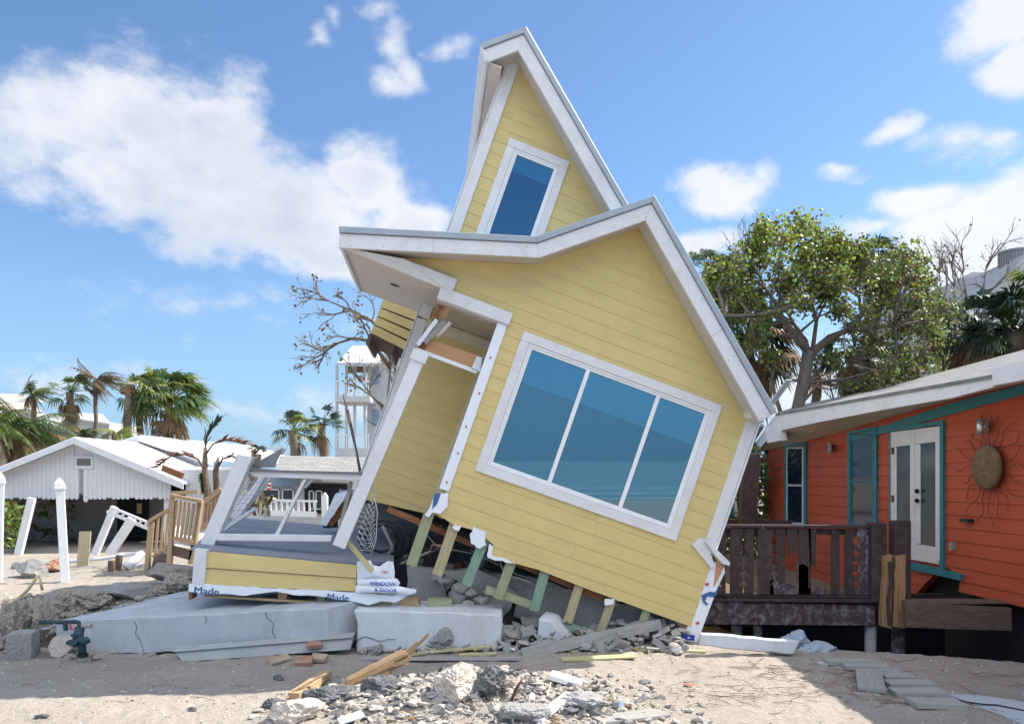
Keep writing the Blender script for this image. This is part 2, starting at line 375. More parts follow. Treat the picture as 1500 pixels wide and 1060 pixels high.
M_fanE = mat('palm_dark_green', (.03,.06,.035), .45, .3, 2, spec=.5, bump=0, transl=.2)
M_cott = mat('white_board_wall', (.66,.66,.68), .7, .06, 4, (9,9,.5), (.42,.40,.38), .35, 2, .2, 40)
M_wroof = mat('white_roof_coating', (.82,.82,.82), .7, .03, 2, dirt=(.6,.6,.58), dirt_amt=.3)
M_block = mat('concrete_block_wall', (.30,.28,.27), .9, .2, 2, dirt=(.15,.14,.13), dirt_amt=.6, dirt_scale=1)
M_bg = mat('pale_stucco', (.48,.49,.50), .8, .06, 2)
M_bgblue = mat('blue_grey_wall', (.22,.32,.42), .7, .1, 2)
M_sunart = mat('sun_sculpture_face', (.16,.105,.05), .6, .3, 9, metal=.1, dirt=(.2,.12,.05), bump=.4)
M_rust = mat('rusty_iron', (.13,.04,.025), .7, .3, 12)
M_steel = mat('brushed_steel', (.6,.6,.6), .35, .05, 6, metal=.8, bump=0)
M_cloth = mat('blue_grey_tarp', (.30,.36,.44), .6, .12, 4, bump=.4, bump_scale=12, dist=.03)
M_pipe = mat('copper_pipe', (.40,.20,.12), .45, .2, 12, metal=.5)
M_skyw = mat('teal_dark_metal', (.015,.05,.065), .45, .2, 8)

def m_glass(name, tint, refl, rcol=(1,1,1), rough=.01):
    m = bpy.data.materials.new(name); m.use_nodes = True; N = m.node_tree.nodes; L = m.node_tree.links; N.clear()
    o = N.new('ShaderNodeOutputMaterial'); t = N.new('ShaderNodeBsdfTransparent'); t.inputs[0].default_value = (*tint, 1)
    g = N.new('ShaderNodeBsdfGlossy'); g.inputs[0].default_value = (*rcol, 1); g.inputs['Roughness'].default_value = rough
    fr = N.new('ShaderNodeFresnel'); fr.inputs[0].default_value = 1.5
    ad = N.new('ShaderNodeMath'); ad.operation = 'ADD'; L.new(fr.outputs[0], ad.inputs[0]); ad.inputs[1].default_value = refl; ad.use_clamp = True
    mx = N.new('ShaderNodeMixShader'); L.new(ad.outputs[0], mx.inputs[0]); L.new(t.outputs[0], mx.inputs[1]); L.new(g.outputs[0], mx.inputs[2]); L.new(mx.outputs[0], o.inputs[0])
    return m
M_glass = m_glass('blue_tinted_glass', (.58,.86,.95), .22, (.44,.66,.80))
M_glass2 = m_glass('clear_window_glass', (.75,.82,.85), .10)
M_shade = mat('interior_shade', (.45,.62,.66), .8, .05, 3, bump=0)
M_room = mat('room_wall', (.06,.12,.16), .9, .1, 2, bump=0)

def m_shingle(name, c1, c2, sc):
    m = bpy.data.materials.new(name); m.use_nodes = True; N = m.node_tree.nodes; L = m.node_tree.links; b = N['Principled BSDF']; b.inputs['Roughness'].default_value = .95
    uv = N.new('ShaderNodeUVMap'); br = N.new('ShaderNodeTexBrick'); br.inputs['Scale'].default_value = sc
    br.inputs['Color1'].default_value = (*c1, 1); br.inputs['Color2'].default_value = (*c2, 1); br.inputs['Mortar'].default_value = (*[c*.35 for c in c1], 1)
    br.inputs['Mortar Size'].default_value = .018; br.inputs['Brick Width'].default_value = .9; br.inputs['Row Height'].default_value = .42
    L.new(uv.outputs[0], br.inputs['Vector'])
    tc = N.new('ShaderNodeTexCoord'); n = N.new('ShaderNodeTexNoise'); n.inputs['Scale'].default_value = 5; n.inputs['Detail'].default_value = 8; L.new(tc.outputs['Object'], n.inputs['Vector'])
    mx = N.new('ShaderNodeMix'); mx.data_type = 'RGBA'; mx.blend_type = 'MULTIPLY'; mx.inputs['Factor'].default_value = .6
    cr = N.new('ShaderNodeMapRange'); cr.inputs['To Min'].default_value = .55; cr.inputs['To Max'].default_value = 1.35; L.new(n.outputs['Fac'], cr.inputs[0])
    L.new(br.outputs['Color'], mx.inputs['A']); L.new(cr.outputs[0], mx.inputs['B']); L.new(mx.outputs['Result'], b.inputs['Base Color'])
    bp = N.new('ShaderNodeBump'); bp.inputs['Strength'].default_value = .7; bp.inputs['Distance'].default_value = .02; L.new(br.outputs['Fac'], bp.inputs['Height']); bp.invert = True; L.new(bp.outputs[0], b.inputs['Normal'])
    return m
M_shin = m_shingle('grey_shingles', (.22,.22,.225), (.16,.165,.17), 3.2)
M_shin2 = m_shingle('pale_shingles', (.30,.30,.285), (.235,.24,.23), 2.6)
def uv_planar(o, ax, ay):
    me = o.data; uv = me.uv_layers.new(name='UVMap'); ax = Vector(ax); ay = Vector(ay)
    for lp in me.loops:
        c = me.vertices[lp.vertex_index].co; uv.data[lp.index].uv = (c.dot(ax), c.dot(ay))

def m_sand():
    m = bpy.data.materials.new('beach_sand'); m.use_nodes = True; N = m.node_tree.nodes; L = m.node_tree.links
    b = N['Principled BSDF']; b.inputs['Roughness'].default_value = .95; b.inputs['Specular IOR Level'].default_value = .15
    tc = N.new('ShaderNodeTexCoord')
    def ns(s, d=6, r=.6):
        n = N.new('ShaderNodeTexNoise'); n.inputs['Scale'].default_value = s; n.inputs['Detail'].default_value = d; n.inputs['Roughness'].default_value = r; L.new(tc.outputs['Object'], n.inputs['Vector']); return n.outputs['Fac']
    def mr(x, a, b_, c=0, d=1):
        n = N.new('ShaderNodeMapRange'); n.inputs['From Min'].default_value = a; n.inputs['From Max'].default_value = b_; n.inputs['To Min'].default_value = c; n.inputs['To Max'].default_value = d; L.new(x, n.inputs[0]); return n.outputs[0]
    def mix(f, a, b_):
        n = N.new('ShaderNodeMix'); n.data_type = 'RGBA'; L.new(f, n.inputs['Factor'])
        for k, v in (('A', a), ('B', b_)):
            if isinstance(v, tuple): n.inputs[k].default_value = (*v, 1)
            else: L.new(v, n.inputs[k])
        return n.outputs['Result']
    c = mix(mr(ns(.9), .35, .65), (.305,.272,.236), (.365,.328,.288))
    c = mix(mr(ns(14, 8, .75), .50, .70, 0, .55), c, (.23,.20,.172))
    c = mix(mr(ns(70, 4, .8), .56, .72, 0, .75), c, (.13,.11,.095))
    c = mix(mr(ns(48, 3, .8), .66, .74, 0, .7), c, (.58,.54,.49))
    L.new(c, b.inputs['Base Color'])
    b1 = N.new('ShaderNodeBump'); b1.inputs['Strength'].default_value = .55; b1.inputs['Distance'].default_value = .012; L.new(ns(75, 4, .75), b1.inputs['Height'])
    b2 = N.new('ShaderNodeBump'); b2.inputs['Strength'].default_value = .75; b2.inputs['Distance'].default_value = .06; L.new(ns(9, 5, .6), b2.inputs['Height']); L.new(b1.outputs[0], b2.inputs['Normal'])
    L.new(b2.outputs[0], b.inputs['Normal']); return m
M_sand = m_sand()
def m_water():
    m = mat('sea_water', (.17,.25,.27), .45, .2, .02, bump=.6, bump_scale=.35, dist=.4, spec=.5); return m

# ---------------------------------------------------------------- ground and sea
def lines(a, b, st, far, g=1.22):
    v = [a]; x = a
    while x < b: x += st; v.append(x)
    s = st
    while x < far: s *= g; x += s; v.append(x)
    s = st; x = a; w = []
    while x > -far: s *= g; x -= s; w.append(x)
    return w[::-1]+v
def build_ground():
    xs = lines(-8, 8.5, .05, 4000); ys = [y for y in lines(5.2, 14.5, .05, 4000) if y > -75]
    m = MB(); nx = len(xs)
    for y in ys:
        for x in xs: m.v.append(Vector((x, y, tz(x, y) if (abs(x) < 60 and y < 80) else 0)))
    for j in range(len(ys)-1):
        for i in range(nx-1):
            a = j*nx+i; m.f.append((a, a+1, a+nx+1, a+nx)); m.m.append(0)
    structure(m.build('ground', M_sand, smooth=True, origin=(0,0,0)))
    s = MB().add([(-4000,-4000,-.80),(4000,-4000,-.80),(4000,-35,-.80),(-4000,-35,-.80)], [(0,1,2,3)])
    structure(s.build('sea', m_water()))
    foam = mat('sea_foam', (.8,.82,.84), .6, .1, 4, bump=.3)
    f = MB()
    for k, (y0, wd) in enumerate(((-39, 1.2), (-48, 1.5), (-62, 1.8))):
        pts = [(x*3.0, y0+1.6*noise.noise(Vector((x*.22, k*5, 0)))+.4*noise.noise(Vector((x*.9, k, 3)))) for x in range(-40, 41)]
        v = [(a, b, -.78) for a, b in pts]+[(a, b-wd*(.4+.9*abs(noise.noise(Vector((a*.3, k, 9))))), -.78) for a, b in pts]; n = len(pts)
        f.add(v, [(i, i+1, n+i+1, n+i) for i in range(n-1)])
    tag(f.build('sea_foam', foam), 'white foam lines of small waves breaking on the sea', 'foam', kind='stuff')
build_ground()

# ---------------------------------------------------------------- the toppled yellow house (own tilted axes: x along siding, y back, z up the wall)
T = radians(19.3)
HW = Vector((-.105, 1, .012)).normalized()
_v = Vector((sin(T), 0, cos(T))); _v.y = -(_v.x*HW.x+_v.z*HW.z)/HW.y; HV = _v.normalized(); HU = HW.cross(HV)
HU = -HU if HU.x < 0 else HU
HO = P(850, 650, 9.4)
HM = Matrix(((HU.x,HW.x,HV.x,HO.x),(HU.y,HW.y,HV.y,HO.y),(HU.z,HW.z,HV.z,HO.z),(0,0,0,1)))
def HL(px, py, k=0.0, axis='w'):
    n = {'w': HW, 'u': HU, 'v': HV}[axis]; d = Vector(((px-750)/F, 1, (700-py)/F)); C = Vector((0,0,H))
    t = (k-(C-HO).dot(n))/d.dot(n); p = C+d*t-HO
    return Vector((p.dot(HU), p.dot(HW), p.dot(HV)))
def h2(pts, k=0.0): return [(lambda q: (q.x, q.z))(HL(x, y, k)) for x, y in pts]
def clip(poly, a, b, c):
    """keep a*x+b*y<=c"""
    out = []
    for i in range(len(poly)):
        p, q = poly[i], poly[(i+1) % len(poly)]; dp = a*p[0]+b*p[1]-c; dq = a*q[0]+b*q[1]-c
        if dp <= 0: out.append(p)
        if (dp < 0 < dq) or (dq < 0 < dp):
            t = dp/(dp-dq); out.append((p[0]+(q[0]-p[0])*t, p[1]+(q[1]-p[1])*t))
    return out
def cut_rect(poly, r):
    if r is None: return [poly]
    u0, u1, v0, v1 = r; mid = clip(clip(poly, 1, 0, u1), -1, 0, -u0)
    return [p for p in (clip(poly, 1, 0, u0), clip(poly, -1, 0, -u1), clip(mid, 0, 1, v0), clip(mid, 0, -1, -v1)) if len(p) > 2]
def siding(mb, poly, w0, exp_, hole=None, fn=None, proud=.0055, v_start=None, seed=1, nails=False):
    fn = fn or (lambda u, v, w: Vector((u, w, v))); rr = random.Random(seed)
    for pc in cut_rect(poly, hole):
        vmin = min(p[1] for p in poly) if v_start is None else v_start; vmax = max(p[1] for p in pc)
        k = math.floor((min(p[1] for p in pc)-vmin)/exp_)
        while vmin+k*exp_ < vmax:
            a = vmin+k*exp_; b = a+exp_; k += 1
            s = clip(clip(pc, 0, -1, -a), 0, 1, b)
            if len(s) < 3: continue
            def dep(v): return w0-.004-proud*(b-v)/exp_
            n = len(s)
            mb.add([fn(u, v, dep(v)) for u, v in s], [list(range(n))])
            for i in range(n):
                p, q = s[i], s[(i+1) % n]
                if abs(p[1]-a) < 1e-5 and abs(q[1]-a) < 1e-5 and abs(p[0]-q[0]) > 1e-4:
                    mb.add([fn(p[0], a, dep(a)), fn(q[0], a, dep(a)), fn(q[0], a, w0), fn(p[0], a, w0)], [(0,1,2,3)])
            us = [p[0] for p in s]; lo, hi = min(us), max(us)
            if hi-lo > 1.2 and rr.random() < .55:
                u = lo+(hi-lo)*rr.uniform(.25,.75); mb.add([fn(u-.0015, a+.006, dep(a)-.0012), fn(u+.0015, a+.006, dep(a)-.0012), fn(u+.0015, b-.01, dep(b)-.0012), fn(u-.0015, b-.01, dep(b)-.0012)], [(0,1,2,3)], 1)
            if nails:
                u = lo+rr.uniform(.05,.4)
                while u < hi-.05:
                    for du, dv in ((0,0),): mb.add([fn(u+x*.004, a+.028+y*.004, dep(a+.028)-.0012) for x, y in ((-1,-1),(1,-1),(1,1),(-1,1))], [(0,1,2,3)], 1)
                    u += .406+rr.uniform(-.02,.02)
    return mb
def off_line(pts, d):
    """offset an open polyline downwards by d (mitred)"""
    ns = []
    for i in range(len(pts)-1):
        dx = pts[i+1][0]-pts[i][0]; dy = pts[i+1][1]-pts[i][1]; l = math.hypot(dx, dy); ns.append((dy/l, -dx/l))
    out = []
    for i, p in enumerate(pts):
        if i == 0: n = ns[0]; k = 1
        elif i == len(pts)-1: n = ns[-1]; k = 1
        else:
            a, b = ns[i-1], ns[i]; n = (a[0]+b[0], a[1]+b[1]); l = math.hypot(*n); n = (n[0]/l, n[1]/l); k = 1/(n[0]*a[0]+n[1]*a[1])
        out.append((p[0]+n[0]*d*k, p[1]+n[1]*d*k))
    return out
def band(mb, pts, d0, d1, w0, w1):
    a = off_line(pts, d0); b = off_line(pts, d1)
    for i in range(len(pts)-1):
        mb.prism([(a[i][0], w0, a[i][1]), (b[i][0], w0, b[i][1]), (b[i+1][0], w0, b[i+1][1]), (a[i+1][0], w0, a[i+1][1])], (0, w1-w0, 0))
    return mb
def window(parent, r, w0, cw, mull, name='window', fr=.05, blind=.3, room=1):
    u0, u1, v0, v1 = r
    wn = MB()
    # casing boards standing proud of the siding
    for lo, hi in (((u0,w0-.034,v1-cw),(u1,w0+.02,v1)), ((u0,w0-.034,v0),(u1,w0+.02,v0+cw)), ((u0,w0-.030,v0+cw),(u0+cw,w0+.02,v1-cw)), ((u1-cw,w0-.030,v0+cw),(u1,w0+.02,v1-cw))): wn.box(lo, hi)
    wo = wn.build(name, M_white, parent, local=True, bevel=.004)
    a0, a1, b0, b1 = u0+cw, u1-cw, v0+cw, v1-cw
    f = MB()
    def ring(a0, a1, b0, b1, t, y0, y1):
        f.box((a0,y0,b0),(a1,y1,b0+t)); f.box((a0,y0,b1-t),(a1,y1,b1)); f.box((a0,y0,b0+t),(a0+t,y1,b1-t)); f.box((a1-t,y0,b0+t),(a1,y1,b1-t))
    ring(a0+.002, a1-.002, b0+.002, b1-.002, fr*.55, w0-.022, w0+.05)
    ring(a0+fr*.55+.002, a1-fr*.55-.002, b0+fr*.55+.002, b1-fr*.55-.002, fr*.6, w0-.010, w0+.06)
    f.build('frame', M_vinyl, wo, local=True, bevel=.003)
    g0 = a0+fr; g1 = a1-fr; xs = [g0]+mull+[g1]
    for x in mull:
        m = MB(); m.box((x-.026,w0-.014,b0+fr),(x+.026,w0+.05,b1-fr)); m.build('mullion', M_vinyl, wo, local=True, bevel=.003)
    for i in range(len(xs)-1):
        g = MB(); g.box((xs[i]-.01,w0+.012,b0+fr-.01),(xs[i+1]+.01,w0+.018,b1-fr+.01)); g.build('pane', M_glass, wo, local=True)
    if blind:
        sh = MB(); y = w0+.045; sh.box((a0-.03,y,b1-(b1-b0)*blind),(a1+.03,y+.004,b1+.03)); sh.build('roller_shade', M_shade, wo, local=True)
    if room:
        rm = MB(); y0 = w0+.13; y1 = w0+.75
        rm.box((a0-.4,y1,b0-.4),(a1+.4,y1+.03,b1+.4)); rm.build('room_wall', M_room, wo, local=True)
    return wo

M_joint = mat('siding_joint', (.30,.24,.11), .8, .2, 5, bump=0)
hs = thing('beach_house', 'yellow lap-sided beach house toppled sideways with white trim and a wide window', 'house', M=HM)
RECT = (-1.135, 1.565, -.75, 1.075)                    # big window casing
URECT = (-2.15, -1.25, 2.0, 3.80)
WR = 2.05
def ragged(pts, seg=.06, amp=.02, seed=3):
    """subdivide a closed 3D polygon and roughen it (kept in its XZ plane)"""
    rr = random.Random(seed); out = []
    for i in range(len(pts)):
        a = pts[i]; b = pts[(i+1) % len(pts)]; n = max(1, int((b-a).length/seg))
        for k in range(n):
            p = a.lerp(b, k/n)
            if k: p = p+Vector((rr.uniform(-amp, amp), 0, rr.uniform(-amp, amp)))
            out.append(p)
    return out
def build_house():
    prof = h2([(497,332),(785,347),(958,287),(1137,603)], -.37)
    uprof = h2([(704,66),(770,41),(919,300)], .85)
    d = (uprof[2][0]-uprof[1][0], uprof[2][1]-uprof[1][1]); uprof[2] = (uprof[2][0]+d[0]*.13, uprof[2][1]+d[1]*.13)
    UW = 1.22
    # front wall
    fl = h2([(640,752),(664,768),(690,775),(712,788),(722,797),(719,812),(749,823),(789,834),(812,843),(860,862),(953,896),(1012,917)])
    # torn strip along the foot
    wall = fl + h2([(1019,893),(1040,831)]) + [(2.09,-.86),(2.09,1.05),(-.17,2.98),(-1.35,2.0),(-2.85,1.50),(-2.85,1.38),(-2.25,1.30),(-2.25,1.12),(-1.36,1.12),(-1.36,1.0)]
    sd = siding(MB(), wall, 0, .18, (RECT[0]+.06, RECT[1]-.06, RECT[2]+.06, RECT[3]-.06), v_start=-1.74, nails=True)
    fw = sd.build('front_wall', [M_yel, M_joint], hs, local=True)
    back = MB(); inner = [(p[0]*.995, p[1]) for p in wall]
    for pc in cut_rect(inner, (RECT[0]+.1, RECT[1]-.1, RECT[2]+.1, RECT[3]-.1)): back.prism([(u, .004, v) for u, v in pc], (0, .10, 0))
    back.build('wall_sheathing', M_dark, hs, local=True)
    window(hs, RECT, 0, .115, [HL(838,610).x+.0, HL(936,662).x+.0], blind=.30)
    # butt joints of the boards
    # frieze boards under the rake, lying on the wall
    # trims
    t = MB(); t.box((1.93,-.034,-.74),(2.08,.0,1.22)); t.box((2.085,-.034,-.70),(2.115,.5,1.1))
    t.build('corner_board', M_white, hs, local=True, bevel=.004)
    # wedge of white frieze where the porch soffit meets the wall
    beam = [HL(499,361,-.33), HL(592,379,-.2), HL(670,409,-.05), HL(662,430,-.05), HL(648,422,-.05)]
    MB().prism(beam, (0, .05, 0)).build('porch_frieze', M_white, hs, local=True, bevel=.004)
    MB().box((-2.27,-.062,1.07),(-1.335,.08,1.225)).build('porch_header', M_white, hs, local=True, bevel=.005)
    # white tape-covered corner with red nails
    jb = MB(); jb.box((-1.475,-.026,-1.10),(-1.352,.10,1.068)); j = jb.build('corner_wrap', M_wrap, hs, local=True, bevel=.003)
    for v in (.62,.16,-.28,-.62,-1.0):
        n = MB(); c = Vector((-1.41+.01*sin(v*9), -.028, v)); n.lathe((0,0,0), [(.0,0),(.012,0),(.012,.006)], 10)
        n.v = [Vector((q.x, -q.z, q.y))+c for q in n.v]; n.build('cap_nail', M_red, j, local=True)
    tw = MB(); pts = h2([(638,722),(657,722),(655,742),(645,752),(634,750),(628,757),(622,754),(630,742)]); tw.prism([(u,-.030,v) for u,v in pts], (0,.01,0)); tw.build('torn_house_wrap', M_wrap, hs, local=True)
    ti = MB(); pts = h2([(636,722),(646,722),(640,738),(633,745)]); ti.prism([(u,-.034,v) for u,v in pts], (0,.003,0)); ti.build('wrap_print', M_ink, hs, local=True)
    # roofs
    rf = MB(); band(rf, prof, .05, .20, -.33, 1.95)
    p0, p1_ = prof[0], prof[1]; f_ = (-2.45-p0[0])/(p1_[0]-p0[0]); prof2 = [(-2.45, p0[1]+(p1_[1]-p0[1])*f_)]+prof[1:]; band(rf, prof2, .05, .20, 1.951, 5.6)
    rf.build('lower_roof', M_drip, hs, local=True)
    rf = MB(); band(rf, prof, 0, .074, -.40, 2.0); band(rf, prof2, 0, .074, 2.001, 5.7); rf.build('roof_cladding', M_drip, hs, local=True, bevel=.006)
    fa = MB(); band(fa, prof, .078, .245, -.375, -.335)
    for i in range(3):
        a, b = prof[i], prof[i+1]; l = math.hypot(b[0]-a[0], b[1]-a[1]); du, dv = (b[0]-a[0])/l, (b[1]-a[1])/l; n = int(l/.42)
        for k in range(n+1):
            for off in (.115, .21):
                u = a[0]+du*(.12+k*.41+R.uniform(-.03,.03))+dv*off; v = a[1]+dv*(.12+k*.41)-du*off
                if R.random() < .75: fa.add([(u+x*.005, -.3762, v+y*.005) for x, y in ((-1,-1),(1,-1),(1,1),(-1,1))], [(0,1,2,3)], 1)
        if l > 1.6:
            t = l*R.uniform(.45,.6); u0 = a[0]+du*t; v0 = a[1]+dv*t; p_ = [(u0+dv*.08, v0-du*.08), (u0+dv*.08+du*.003, v0-du*.08+dv*.003), (u0+dv*.245+du*.003, v0-du*.245+dv*.003), (u0+dv*.245, v0-du*.245)]
            fa.add([(x, -.3764, y) for x, y in p_], [(0,1,2,3)], 1)
    fa.build('fascia_board', [M_white, M_sill], hs, local=True, bevel=.005)
    so = MB(); band(so, prof, .205, .225, -.33, -.02); so.build('rake_soffit', M_sof, hs, local=True)
    # porch soffit with recessed light
    e0 = prof[0][0]+.10
    sv = 1.205
    ps = MB(); pp = [(-3.46,-.33),(-2.27,-.045),(-2.27,1.19),(-2.5,1.19),(-2.5,2.15),(-3.46,1.72)]
    pp = [(-3.46,-.33),(-2.27,-.045),(-2.27,1.19),(-2.5,1.19),(-2.5,1.95),(-3.46,1.95)]
    ps.prism([(u, w, sv) for u, w in pp], (0, 0, .03)); po = ps.build('porch_soffit', M_sof, hs, local=True)
    c = HL(578, 417, sv, 'v'); r = MB()
    r.lathe((c.x, c.y, sv-.004), [(.085,0),(.085,.003),(.07,.003)], 20); r.build('downlight', M_vinyl, po, local=True)
    r = MB(); r.lathe((c.x, c.y, sv-.007), [(.066,0),(.066,.002)], 20); r.build('downlight_hole', M_blk, po, local=True)
    ef = MB(); ef.prism([(-3.50,-.33,1.17),(-3.465,-.33,1.17),(-3.465,-.33,1.34),(-3.55,-.33,1.30)], (0,2.25,0)); ef.build('eave_fascia', M_white, hs, local=True)
    # recess ceiling, recess wall with frames, broken beam
    MB().box((-2.27,.08,1.05),(-1.36,1.2,1.075)).build('recess_ceiling', mat('taupe_ceiling', (.42,.36,.32), .7), hs, local=True)
    rec = [(-2.45,-1.62),(-1.34,-1.50),(-1.34,1.05),(-2.45,1.05)]
    s2 = siding(MB(), rec, UW, .165, v_start=-1.62); s2.build('recess_wall', [M_yel, M_joint], hs, local=True)
    up = [(-2.50,1.05),(-.05,1.05),(-.05,3.2),(-2.45,5.24),(-2.50,5.24)]
    ur = (URECT[0]+.06, URECT[1]-.06, URECT[2]+.06, URECT[3]-.06)
    s3 = siding(MB(), up, UW, .18, ur, v_start=1.0); s3.build('upper_wall', [M_yel, M_joint], hs, local=True)
    bk = MB()
    for pc in cut_rect(up, ur): bk.prism([(u, UW+.004, v) for u, v in pc], (0, .1, 0))
    bk.prism([(u, UW+.004, v) for u, v in rec], (0, .1, 0)); bk.build('upper_sheathing', M_dark, hs, local=True)
    window(hs, URECT, UW, .115, [], blind=.12+.06)
    tr = MB(); tr.box((-2.52,UW-.035,1.02),(-2.36,UW,5.12)); tr.box((-2.545,UW-.034,-1.75),(-2.525,4.9,5.1)); tr.box((-2.52,UW-.033,-1.75),(-2.38,UW,1.0))
    tr.build('upper_corner_board', M_white, hs, local=True, bevel=.004)
    rf = MB(); band(rf, uprof, .05, .2, .88, 5.0); rf.build('upper_roof', M_sof, hs, local=True)
    rf = MB(); band(rf, uprof, 0, .074, .81, 5.1); rf.build('upper_roof_cladding', M_drip, hs, local=True, bevel=.006)
    fa = MB(); band(fa, uprof, .078, .25, .835, .875); fa.build('upper_fascia_board', M_white, hs, local=True, bevel=.005)
    so = MB(); band(so, uprof, .205, .222, .88, UW-.004); so.build('upper_rake_soffit', M_sof, hs, local=True)
    sf = MB(); a = off_line(uprof, .225); sf.box((a[0][0]+.01, .88, a[0][1]-.01), (-2.545, 5.0, a[0][1]+.015)); sf.build('upper_eave_soffit', M_sof, hs, local=True)
    ef = MB(); ef.prism([(uprof[0][0]-.0,.82,uprof[0][1]-.02),(a[0][0]-.02,.82,a[0][1]-.03),(a[0][0]+.015,.82,a[0][1]-.03),(uprof[0][0]+.04,.82,uprof[0][1]-.02)], (0,4.25,0)); ef.build('upper_eave_fascia', M_white, hs, local=True)
    # trim of the recess: top frame, side frame
    tb = MB(); tb.box((-2.38,UW-.032,.90),(-1.40,UW-.001,1.04)); tb.box((-1.50,UW-.034,-1.50),(-1.39,UW-.003,.90))
    tb.build('recess_trim', mat('beige_trim', (.60,.53,.42), .6), hs, local=True, bevel=.004)
    # broken porch beam and cap left in the recess
    q = [HL(x, y, .25) for x, y in [(627,495),(704,522),(697,545),(620,517)]]
    b = MB(); b.prism(q, (0, .12, 0)); b.build('broken_beam', M_ply, hs, local=True, bevel=.004)
    q = [HL(x, y, .22) for x, y in [(611,509),(700,542),(698,547),(609,514)]]; MB().prism(q, (0,.05,0)).build('beam_flashing', M_vinyl, hs, local=True)
    q = [HL(x, y, .24) for x, y in [(619,493),(628,496),(621,516),(612,511)]]; MB().prism(q, (0,.14,0)).build('beam_end', M_sill, hs, local=True)
    q = [HL(x, y, .24) for x, y in [(698,522),(706,524),(703,545),(696,543),(690,541)]]; MB().prism(q, (0,-.02,0)).build('beam_wrap', M_wrap, hs, local=True)
    for (x0,y0,x1,y1,wd,m_) in ((648,440,627,493,.05,M_sill),(657,446,650,466,.07,M_pine),(645,441,646,466,.05,M_pine),(652,470,622,502,.06,M_greyw),(640,468,612,505,.05,M_wrap),(660,472,640,492,.045,M_sof)):
        k = MB(); k.bar(HL(x0,y0,.16), HL(x1,y1,.22), wd, .05, (1,0,0)); k.build('splintered_framing', m_, hs, local=True)
    # porch post hanging from the header
    p = MB(); a0 = HL(614,524,-.02); a1 = HL(497,800,-.06); p.bar(a0, a1, .155, .15, (1,0,0)); po = p.build('porch_post', M_white, hs, local=True, bevel=.006)
    c = MB(); d = (a0-a1).normalized(); c.bar(a0-d*.06, a0+d*.07, .20, .19, (1,0,0)); c.build('post_cap', M_white, po, local=True, bevel=.006)
    # closing walls, floor, back
    sw = MB(); sw.box((2.02,.02,-1.66),(2.10,5.3,1.10)); sw.box((-2.50,UW+.11,-1.75),(-2.42,4.9,4.9)); sw.box((-1.36,.12,-1.45),(-1.30,UW,1.0))
    sw.build('side_wall', M_yel, hs, local=True)
    bw = MB(); bw.prism([(-2.42,5.2,-1.7),(2.02,5.2,-1.7),(2.02,5.2,1.0),(-.2,5.2,2.85),(-.5,5.2,3.2),(-2.42,5.2,4.8)], (0,.1,0)); bw.build('back_wall', M_yel, hs, local=True)
    fl_ = MB(); fl_.box((-2.42,UW+.12,-1.60),(2.0,5.2,-1.42)); fl_.box((-1.30,.12,-1.36),(2.0,UW+.12,-1.20)); fl_.build('floor', M_dark, hs, local=True)
    # sill board and studs dangling below the siding
    s = MB(); s.bar(HL(568,745,.35), HL(892,880,.12), .075, .04, (0,0,1)); s.build('sill_board', M_sill, hs, local=True)
    for (x0,y0,x1,y1,wpx,m_) in ((632,742,602,829,15,M_pt),(668,762,640,843,15,M_pt2),(714,780,682,858,14,M_teal),(752,815,729,877,14,M_pt),(800,830,782,895,14,M_teal),(850,852,831,912,13,M_pt2),(900,868,879,927,12,M_pt2),(950,885,933,934,12,M_pt)):
        a = HM @ HL(x0,y0,.045); b = HM @ HL(x1,y1,.06)
        plank('stud', a, b, wpx*9.5/F, .042, HU, m_, parent=hs, jag=.02)
    for (x0,y0,x1,y1,m_) in ((711,862,790,889,M_pt),(826,916,876,930,M_teal)):
        plank('base_plate', HM @ HL(x0,y0,.10), HM @ HL(x1,y1,.09), .10, .04, HV, m_, parent=hs, jag=.01)
    # torn wrap patches
    for pts in ([(694,770),(712,779),(712,798),(703,803),(690,796),(688,782)], [(717,795),(722,800),(720,812),(742,818),(756,825),(740,823),(714,816)], [(886,876),(900,876),(898,884),(886,886)], [(556+110,768),(676,770),(672,777),(662,772)]):
        q = ragged([Vector((u, -.012, v)) for u, v in h2(pts)], .04, .012, 7); MB().prism(q, (0,.006,0)).build('torn_house_wrap', M_wrap, hs, local=True)
    # shattered right corner: twisted trim and wrap
    q = [HL(x, y, -.04) for x, y in [(1014,797),(1027,786),(1035,795),(1048,829),(1042,832)]]; MB().prism(q, (0,.05,0)).build('broken_corner_trim', M_white, hs, local=True)
    q = [HL(x, y, -.09) for x, y in [(1035,789),(1070,824),(1068,828),(1060,826),(1050,815),(1033,792)]]; MB().prism(q, (0,.14,0)).build('split_trim', M_white, hs, local=True)
    q = [HL(x, y, -.02) for x, y in [(1051,815),(1059,826),(1056,840),(1046,858),(1049,835)]]; MB().prism(q, (0,.02,0)).build('exposed_sheathing', M_ply, hs, local=True)
    q = [HL(x, y, -.0) for x, y in [(1041,828),(1049,822),(1049,850),(1061,828),(1062,838),(1052,858),(1021,941),(997,938),(1008,916),(1021,890)]]
    cw = MB().prism(q, (0,.012,0)).build('corner_house_wrap', M_wrap, hs, local=True)
    for pts in ([(1028,871),(1040,866),(1052,868),(1046,874),(1036,873),(1033,880),(1038,885),(1034,886),(1029,880)], [(1052,862),(1056,856),(1050,866),(1046,868)]):
        q = [HL(x, y, -.010) for x, y in pts]; MB().prism(q, (0,.004,0)).build('wrap_print', M_ink, cw, local=True)
